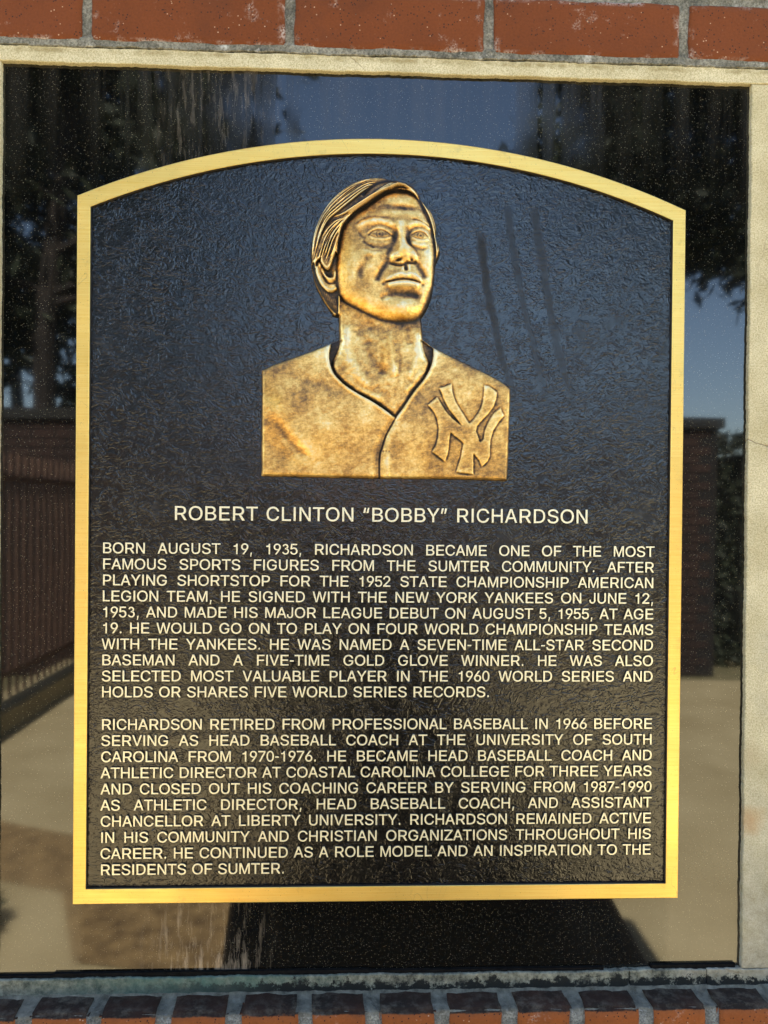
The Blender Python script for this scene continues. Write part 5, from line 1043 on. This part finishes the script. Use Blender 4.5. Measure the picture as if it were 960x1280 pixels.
bump(warm, (350, 508), 12, 30, 0.55, -35); bump(warm, (430, 300), 9, 20, 0.5); bump(warm, (494, 300), 7, 20, 0.5, -10)
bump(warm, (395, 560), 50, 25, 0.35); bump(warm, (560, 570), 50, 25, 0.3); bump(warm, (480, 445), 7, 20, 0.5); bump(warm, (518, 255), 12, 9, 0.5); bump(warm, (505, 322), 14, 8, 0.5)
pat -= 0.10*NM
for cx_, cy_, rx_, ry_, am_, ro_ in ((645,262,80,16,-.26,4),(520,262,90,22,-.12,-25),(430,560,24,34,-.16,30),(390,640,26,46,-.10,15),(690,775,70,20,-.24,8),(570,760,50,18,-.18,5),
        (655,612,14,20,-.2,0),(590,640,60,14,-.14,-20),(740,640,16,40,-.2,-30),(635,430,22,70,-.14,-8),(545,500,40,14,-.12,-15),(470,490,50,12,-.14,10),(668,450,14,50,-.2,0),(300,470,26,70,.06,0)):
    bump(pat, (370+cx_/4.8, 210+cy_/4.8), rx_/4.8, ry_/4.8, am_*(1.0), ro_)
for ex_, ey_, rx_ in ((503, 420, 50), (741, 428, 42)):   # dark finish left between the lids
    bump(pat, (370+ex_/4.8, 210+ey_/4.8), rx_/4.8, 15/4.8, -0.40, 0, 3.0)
strk = blur(rsn.randn(*X.shape), 0.6)
strk = sum(np.roll(np.roll(strk, -q_, 0), 2*q_, 1) for q_ in range(-7, 8))
strk /= strk.std()
low = blur(rsn.randn(*X.shape), 9); low /= low.std(); mid_ = blur(rsn.randn(*X.shape), 3.2); mid_ /= mid_.std()
pat += np.where(solid & ~hair_m & ~in_face, 0.08 + 0.022*strk + 0.065*low + 0.035*mid_, 0) + np.where(in_face, 0.08 + 0.045*low + 0.03*mid_, 0)
pat = np.clip(pat, 0, 1); warm = np.clip(warm*(0.8 + 0.9*blur(rsn.randn(*X.shape), 3)*4), 0, 1)
WXp, WZp = onplaque(X, Y)
PXM = 0.000803
Yp = PG - Hpx*PXM
ny_, nx_ = X.shape
idx = np.arange(ny_*nx_).reshape(ny_, nx_)
co = np.stack([WXp.ravel(), Yp.ravel(), WZp.ravel()], 1)
ok = solid
cells = ok[:-1, :-1] | ok[1:, :-1] | ok[:-1, 1:] | ok[1:, 1:]
creg = np.maximum(np.maximum(reg[:-1, :-1], reg[1:, :-1]), np.maximum(reg[:-1, 1:], reg[1:, 1:]))
creg = np.where(reg[:-1, :-1] > 0, reg[:-1, :-1], creg)
quads = np.stack([idx[:-1, :-1], idx[1:, :-1], idx[1:, 1:], idx[:-1, 1:]], -1)
# shared shading normals so that the parts join without a seam
gyy, gxx = np.gradient(-Yp, PXM*RES, PXM*RES)
nrm = np.stack([-gxx, -np.ones_like(gxx), gyy], -1); nrm /= np.linalg.norm(nrm, axis=-1, keepdims=True)
nrm = nrm.reshape(-1, 3)
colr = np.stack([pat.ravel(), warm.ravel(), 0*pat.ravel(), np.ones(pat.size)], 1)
def region_mesh(name, rid, parent):
    q = quads[(creg == rid) & cells]
    used, inv = np.unique(q.ravel(), return_inverse=True)
    q = inv.reshape(-1, 4)
    me = bpy.data.meshes.new(name)
    me.vertices.add(len(used)); me.vertices.foreach_set('co', co[used].ravel().astype(np.float32))
    me.loops.add(q.size); me.loops.foreach_set('vertex_index', q.ravel().astype(np.int32))
    me.polygons.add(len(q)); me.polygons.foreach_set('loop_start', (np.arange(len(q))*4).astype(np.int32))
    me.update(calc_edges=True)
    ca = me.color_attributes.new('patina', 'FLOAT_COLOR', 'POINT')
    ca.data.foreach_set('color', colr[used].ravel().astype(np.float32))
    me.shade_smooth()
    me.normals_split_custom_set_from_vertices(nrm[used].tolist())
    return mesh_obj(name, me, M_BRONZE, parent)
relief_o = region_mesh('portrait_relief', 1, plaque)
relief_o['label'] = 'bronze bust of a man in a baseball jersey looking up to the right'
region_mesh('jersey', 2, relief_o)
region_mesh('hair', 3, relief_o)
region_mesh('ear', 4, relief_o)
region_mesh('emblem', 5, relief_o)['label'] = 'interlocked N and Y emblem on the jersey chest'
# ------------------------------------------------------------------ ground in front of the wall
def sheet(name, pts, z, mat):
    bm = bmesh.new(); bm.faces.new([bm.verts.new((x, y, 0)) for x, y in pts])
    return tag(bm_obj(name, bm, mat, None, (0, 0, z)), kind='structure')
M_SOIL = mat_plain('dry_lawn', (0.10, 0.09, 0.035), (0.17, 0.14, 0.07), 8, 0.95)
kk = NT('concrete_paving'); 
c_ = kk.mix(kk.range(kk.noise(2.2, 4), 0.3, 0.7), (0.31, 0.245, 0.125), (0.43, 0.355, 0.20))
c_ = kk.mix(kk.range(kk.noise(140, 2), 0.35, 0.6), kk.mix(1.0, c_, (0.75, 0.74, 0.7), 'MULTIPLY'), c_)
M_CONC = kk.out(color=c_, rough=0.9, normal=kk.bump(kk.noise(160, 3), 0.5, 0.003))
M_STRAW = mat_plain('pine_straw', (0.08, 0.046, 0.016), (0.27, 0.175, 0.07), 14, 0.95)
sheet('ground', [(-150, -150), (150, -150), (150, 150), (-150, 150)], -0.008, M_SOIL)
sheet('path', [(-2.6, -5.6), (4.5, -5.6), (4.5, 0.05), (-2.6, 0.05)], 0.0, M_CONC)
sheet('mulch_bed', [(-2.2, -3.0), (-1.0, -2.5), (-0.35, -2.25), (-0.35, -1.55), (-0.9, -1.65), (-1.1, -2.1), (-2.2, -2.5)], 0.006, M_STRAW)

# ------------------------------------------------------------------ things standing behind the viewer, seen in the polish
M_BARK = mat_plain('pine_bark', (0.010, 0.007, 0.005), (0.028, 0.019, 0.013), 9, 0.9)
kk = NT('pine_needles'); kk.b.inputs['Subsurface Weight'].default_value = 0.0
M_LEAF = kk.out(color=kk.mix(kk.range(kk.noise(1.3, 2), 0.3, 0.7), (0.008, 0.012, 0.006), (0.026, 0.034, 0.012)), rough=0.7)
def make_tree(seed, H, label, first, spread=2.6):
    r = random.Random(seed)
    root = empty('pine_tree', (0, 0, 0), label, 'tree', 'trees across the lawn')
    bm = bmesh.new()
    tr_ = [(0.15*math.sin(i*0.8+seed), 0.12*math.cos(i*0.9+seed), H*i/8) for i in range(9)]
    add_tube(bm, tr_, [0.13*(1-i/9.5) + 0.02 for i in range(9)], 9)
    tips = []
    for b_i in range(24):
        t = r.uniform(first, 0.97); z = H*t; a = r.uniform(0, 2*PI); L = spread*(1.15-t)*r.uniform(0.6, 1.2) + 0.4
        p0 = Vector((0.15*math.sin(8*t*0.8+seed), 0.12*math.cos(8*t*0.9+seed), z))
        p = [p0]
        for s_ in range(1, 4):
            p.append(p0 + Vector((math.cos(a+0.15*s_), math.sin(a+0.15*s_), 0.22 + 0.1*s_))*L*s_/3)
        add_tube(bm, p, [0.05, 0.035, 0.022, 0.008], 5)
        tips += [(q, 0.75 if j > 1 else 0.45) for j, q in enumerate(p) if j]
    bm_obj('trunk', bm, M_BARK, root)
    rs_ = np.random.RandomState(seed)
    V = []; 
    for q, s_ in tips:
        n_ = int(300*s_)
        c = np.array(q) + rs_.randn(n_, 3)*np.array([0.30, 0.30, 0.17])*s_*1.5
        V.append(c)
    C_ = np.concatenate(V); n_ = len(C_)
    d1 = rs_.randn(n_, 3); d1 /= np.linalg.norm(d1, axis=1, keepdims=True)
    d2 = np.cross(d1, rs_.randn(n_, 3)); d2 /= np.linalg.norm(d2, axis=1, keepdims=True)
    a = rs_.uniform(0.07, 0.15, (n_, 1)); b_ = a*0.35
    P = np.stack([C_-d1*a, C_+d2*b_, C_+d1*a, C_-d2*b_], 1).reshape(-1, 3)
    me = bpy.data.meshes.new('crown')
    me.from_pydata(P.tolist(), [], np.arange(len(P)).reshape(-1, 4).tolist())
    mesh_obj('crown', me, M_LEAF, root)
    return root
def copy_tree(o, loc, rz, sc_, label):
    c = o.copy(); col.objects.link(c)
    for ch in o.children:
        d = ch.copy(); col.objects.link(d); d.parent = c
    c.location = loc; c.rotation_euler = (0, 0, rz); c.scale = (sc_,)*3; c['label'] = label
    return c
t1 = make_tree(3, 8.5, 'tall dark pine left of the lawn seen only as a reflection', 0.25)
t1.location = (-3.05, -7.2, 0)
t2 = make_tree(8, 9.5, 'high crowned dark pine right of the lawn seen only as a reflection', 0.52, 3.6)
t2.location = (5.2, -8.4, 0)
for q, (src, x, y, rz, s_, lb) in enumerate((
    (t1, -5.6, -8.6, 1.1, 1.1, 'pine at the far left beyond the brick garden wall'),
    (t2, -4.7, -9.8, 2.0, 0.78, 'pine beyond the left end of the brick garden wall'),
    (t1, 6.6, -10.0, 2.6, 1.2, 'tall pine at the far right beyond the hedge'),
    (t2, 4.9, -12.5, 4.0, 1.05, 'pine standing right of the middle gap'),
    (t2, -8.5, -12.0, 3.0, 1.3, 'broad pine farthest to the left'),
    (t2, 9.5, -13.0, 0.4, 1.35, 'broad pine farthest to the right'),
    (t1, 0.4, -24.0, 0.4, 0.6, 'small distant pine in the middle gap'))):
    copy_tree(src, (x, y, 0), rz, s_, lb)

# brick garden wall across the far side of the paving
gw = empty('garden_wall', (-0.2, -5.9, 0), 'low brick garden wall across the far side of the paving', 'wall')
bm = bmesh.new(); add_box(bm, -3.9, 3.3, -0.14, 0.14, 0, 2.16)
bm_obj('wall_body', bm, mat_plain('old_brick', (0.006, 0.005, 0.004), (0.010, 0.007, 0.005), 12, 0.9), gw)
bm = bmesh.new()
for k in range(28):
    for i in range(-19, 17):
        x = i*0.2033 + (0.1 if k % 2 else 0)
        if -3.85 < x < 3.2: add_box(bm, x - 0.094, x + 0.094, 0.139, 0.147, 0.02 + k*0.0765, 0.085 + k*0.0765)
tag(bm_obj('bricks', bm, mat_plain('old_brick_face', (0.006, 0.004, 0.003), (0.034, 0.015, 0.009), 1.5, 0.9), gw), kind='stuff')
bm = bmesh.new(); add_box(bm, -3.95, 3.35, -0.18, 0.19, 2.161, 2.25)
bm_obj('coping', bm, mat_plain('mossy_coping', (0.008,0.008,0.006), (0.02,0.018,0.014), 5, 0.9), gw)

# iron fence running away on the left
M_IRON = mat_plain('rusty_iron', (0.06, 0.030, 0.018), (0.14, 0.075, 0.045), 20, 0.6)
fe = empty('iron_fence', (-2.32, -1.2, 0), 'rusty iron picket fence on a kerb along the left of the paving', 'fence')
for i in range(40):
    bm = bmesh.new(); y = -i*0.115
    add_box(bm, -0.010, 0.010, y - 0.010, y + 0.010, 0.16, 1.78)
    bm_obj('picket', bm, M_IRON, fe)
for z in (0.30, 1.60):
    bm = bmesh.new(); add_box(bm, -0.014, 0.014, -4.6, 0.05, z, z + 0.035)
    bm_obj('rail', bm, M_IRON, fe)
bm = bmesh.new(); add_box(bm, -0.12, 0.12, -4.7, 0.1, -0.02, 0.15)
bmesh.ops.bevel(bm, geom=bm.edges[:], offset=0.012, segments=2, affect='EDGES')
bm_obj('kerb', bm, M_CONC, fe)

# clipped hedge on the right, low shrub on the left
def leaf_mass(name, label, cat, loc, dims, n_, seed):
    root = empty(name, loc, label, cat)
    rs_ = np.random.RandomState(seed)
    C_ = rs_.uniform(-1, 1, (n_, 3)); k_ = rs_.randint(0, 3, n_); C_[np.arange(n_), k_] = np.sign(C_[np.arange(n_), k_])*rs_.uniform(0.88, 1.05, n_)
    C_ = C_*np.array(dims)/2 + np.array([0, 0, dims[2]/2])
    d1 = rs_.randn(n_, 3); d1 /= np.linalg.norm(d1, axis=1, keepdims=True); d2 = np.cross(d1, rs_.randn(n_, 3)); d2 /= np.linalg.norm(d2, axis=1, keepdims=True)
    a = rs_.uniform(0.03, 0.06, (n_, 1))
    P = np.stack([C_-d1*a, C_+d2*a*.5, C_+d1*a, C_-d2*a*.5], 1).reshape(-1, 3)
    me = bpy.data.meshes.new('foliage'); me.from_pydata(P.tolist(), [], np.arange(len(P)).reshape(-1, 4).tolist())
    mesh_obj('foliage', me, M_LEAF, root)
    bm = bmesh.new()
    for q in range(5): add_tube(bm, [((q-2)*dims[0]*0.18, 0, 0), ((q-2)*dims[0]*0.2, 0, dims[2]*0.9)], [0.03, 0.012], 6)
    add_box(bm, -dims[0]*.42, dims[0]*.42, -dims[1]*.4, dims[1]*.4, dims[2]*.1, dims[2]*.92)
    bm_obj('stems', bm, mat_plain(name + '_stems', (0.012, 0.014, 0.008), (0.02, 0.02, 0.012), 10, 0.9), root)
leaf_mass('hedge', 'clipped green hedge at the right end of the garden wall', 'hedge', (5.0, -6.6, 0), (3.4, 0.9, 2.15), 9000, 4)
leaf_mass('shrub', 'low dark shrub on the left of the paving close to the wall', 'shrub', (-1.50, -1.72, 0), (0.5, 0.30, 0.13), 1500, 6)

# ------------------------------------------------------------------ the person taking the photograph
def skin_body(name, chains, mat, parent, loc=(0, 0, 0), sub=2):
    """chains: list of lists of (x,y,z,r[,join index of first]); the first chain holds the root"""
    verts, edges, rad, tagid = [], [], [], {}
    for ch in chains:
        prev = None
        for p in ch:
            if isinstance(p, str):
                prev = tagid[p]; continue
            verts.append(p[:3]); rad.append(p[3]); i = len(verts)-1
            if len(p) > 4: tagid[p[4]] = i
            if prev is not None: edges.append((prev, i))
            prev = i
    me = bpy.data.meshes.new(name); me.from_pydata(verts, edges, []); me.update()
    o = bpy.data.objects.new(name, me); col.objects.link(o)
    md = o.modifiers.new('skin', 'SKIN')
    for i, r in enumerate(rad): me.skin_vertices[0].data[i].radius = (r, r)
    me.skin_vertices[0].data[0].use_root = True
    s_ = o.modifiers.new('sub', 'SUBSURF'); s_.levels = sub; s_.render_levels = sub
    dg = bpy.context.evaluated_depsgraph_get()
    m2 = bpy.data.meshes.new_from_object(o.evaluated_get(dg)); m2.name = name
    bpy.data.objects.remove(o)
    m2.materials.clear(); m2.materials.append(mat); m2.shade_smooth()
    return mesh_obj(name, m2, None, parent, loc)
PX, PY = 0.0, -1.28
per = empty('person', (PX, PY, 0), 'person in long dark clothes standing in front of the plaque and holding up a phone', 'person')
M_SKINP = mat_plain('skin', (0.42, 0.26, 0.19), (0.50, 0.32, 0.24), 6, 0.5)
M_CLOTH = mat_plain('black_cloth', (0.008, 0.008, 0.009), (0.018, 0.018, 0.020), 12, 0.9)
hx, hy, hz = CAM_POS.x - PX, CAM_POS.y - PY - 0.03, CAM_POS.z
chains = [[(0,0,0.94,0.14,'pel'),(0,0,1.08,0.125),(0,0,1.24,0.145,'chest'),(0,0,1.40,0.12,'neckb'),(0,0.01,1.50,0.055),(0,0.03,1.57,0.07),(0,0.04,1.65,0.095),(0,0.03,1.72,0.075)]]
for s_ in (-1, 1):
    chains.append(['pel', (s_*0.11,0,0.86,0.11),(s_*0.16,0.02,0.48,0.068),(s_*0.18,-0.01,0.28,0.06),(s_*0.19,-0.02,0.09,0.042),(s_*0.20,0.09,0.035,0.036),(s_*0.21,0.17,0.028,0.026)])
    w_ = Vector((hx + s_*0.062, hy - 0.03, hz - 0.05))
    chains.append(['neckb', (s_*0.17,0,1.41,0.062),(s_*0.24,0.07,1.27,0.050),(s_*0.26,0.16,1.20,0.042),(w_.x + s_*0.03, w_.y - 0.13, w_.z - 0.09, 0.034),(w_.x, w_.y-0.02, w_.z-0.02, 0.024),(w_.x - s_*0.004, w_.y, w_.z+0.02, 0.026)])
skin_body('body', chains, M_SKINP, per)
def finger(s_, k):
    b0 = Vector((hx + s_*0.060, hy - 0.03 + 0.004, hz - 0.035 + k*0.021))
    L = (0.05, 0.056, 0.052, 0.042)[k]
    return [(b0.x, b0.y, b0.z, 0.009),(b0.x + s_*0.004, b0.y + L*0.5, b0.z, 0.0085),(b0.x - s_*0.010, b0.y + L*0.8, b0.z+0.002, 0.008),(b0.x - s_*0.026, b0.y + L*0.8, b0.z+0.003, 0.0065)]
for s_ in (-1, 1):
    for k in range(4): skin_body('finger', [finger(s_, k)], M_SKINP, per, sub=1)
    skin_body('thumb', [[(hx + s_*0.060, hy-0.035, hz-0.04, 0.011),(hx + s_*0.045, hy-0.045, hz-0.01, 0.010),(hx + s_*0.030, hy-0.030, hz+0.01, 0.009)]], M_SKINP, per, sub=1)
# long flared coat and sleeves
bm = bmesh.new()
prof = [(0.20, 0.50, 0.30), (0.42, 0.44, 0.27), (0.70, 0.32, 0.22), (0.95, 0.24, 0.18), (1.12, 0.20, 0.155), (1.28, 0.225, 0.165), (1.39, 0.205, 0.14), (1.455, 0.11, 0.09), (1.50, 0.072, 0.072)]
rg = []
for z, a, b_ in prof:
    sh = 0.25*max(0, 1-z/1.15); a = a*(1.12 if z < 0.8 else 1)
    rg.append([bm.verts.new((sh + a*math.cos(t)*(1+0.04*math.sin(9*t)*(1.3-z)), b_*math.sin(t)*(1+0.05*math.sin(7*t+1)*(1.3-z)), z)) for t in [2*PI*q/48 for q in range(48)]])
for i in range(len(rg)-1):
    for q in range(48): bm.faces.new((rg[i][q], rg[i][(q+1) % 48], rg[i+1][(q+1) % 48], rg[i+1][q]))
ct = bm_obj('coat', bm, M_CLOTH, per, smooth=True)
for s_ in (-1, 1):
    w_ = Vector((hx + s_*0.062, hy - 0.03, hz - 0.05))
    skin_body('sleeve', [[(s_*0.14,0,1.40,0.085),(s_*0.18,0.0,1.40,0.082),(s_*0.245,0.07,1.27,0.068),(s_*0.265,0.16,1.20,0.060),(w_.x + s_*0.03, w_.y - 0.13, w_.z - 0.09, 0.045),(w_.x + s_*0.012, w_.y-0.07, w_.z-0.05, 0.040)]], M_CLOTH, per)
    skin_body('boot', [[(s_*0.18,-0.01,0.30,0.078),(s_*0.19,-0.02,0.09,0.058),(s_*0.20,0.09,0.045,0.048),(s_*0.21,0.20,0.036,0.038)]], M_CLOTH, per)
# head details
M_HAIRP = mat_plain('brown_hair', (0.03, 0.018, 0.01), (0.06, 0.035, 0.02), 30, 0.6)
bm = bmesh.new()
bmesh.ops.create_uvsphere(bm, u_segments=24, v_segments=16, radius=0.108)
for v in bm.verts: v.co = Vector((v.co.x*0.92, v.co.y*1.02 + 0.018, v.co.z*1.08 + 1.685))
bmesh.ops.delete(bm, geom=[v for v in bm.verts if v.co.y > 0.065 and v.co.z < 1.735], context='VERTS')
bm_obj('hair', bm, M_HAIRP, per, smooth=True)
skin_body('nose', [[(0,0.125,1.68,0.010),(0,0.142,1.645,0.013)]], M_SKINP, per, sub=1)
M_EYE = mat_plain('eye', (0.03,0.02,0.015), (0.05,0.03,0.02), 9, 0.2)
for s_ in (-1, 1):
    skin_body('eye', [[(s_*0.033-0.008,0.125,1.675,0.007),(s_*0.033+0.008,0.125,1.675,0.007)]], M_EYE, per, sub=1)
    skin_body('outer_ear', [[(s_*0.095,0.03,1.68,0.014),(s_*0.097,0.03,1.65,0.011)]], M_SKINP, per, sub=1)
skin_body('mouth', [[(-0.022,0.122,1.612,0.006),(0,0.130,1.612,0.008),(0.022,0.122,1.612,0.006)]], mat_plain('lips', (0.35,0.13,0.11),(0.4,0.16,0.13),9,0.5), per, sub=1)
bm = bmesh.new(); add_box(bm, -0.038, 0.038, -0.004, 0.004, -0.105, 0.030)
bmesh.ops.bevel(bm, geom=bm.edges[:], offset=0.0035, segments=2, affect='EDGES')
ph = bm_obj('phone', bm, mat_plain('black_phone', (0.01,0.01,0.011),(0.015,0.015,0.016),5,0.25), None, (CAM_POS.x + 0.02, CAM_POS.y - 0.014, CAM_POS.z))
tag(ph, 'black phone held up in front of the plaque by the person', 'phone')
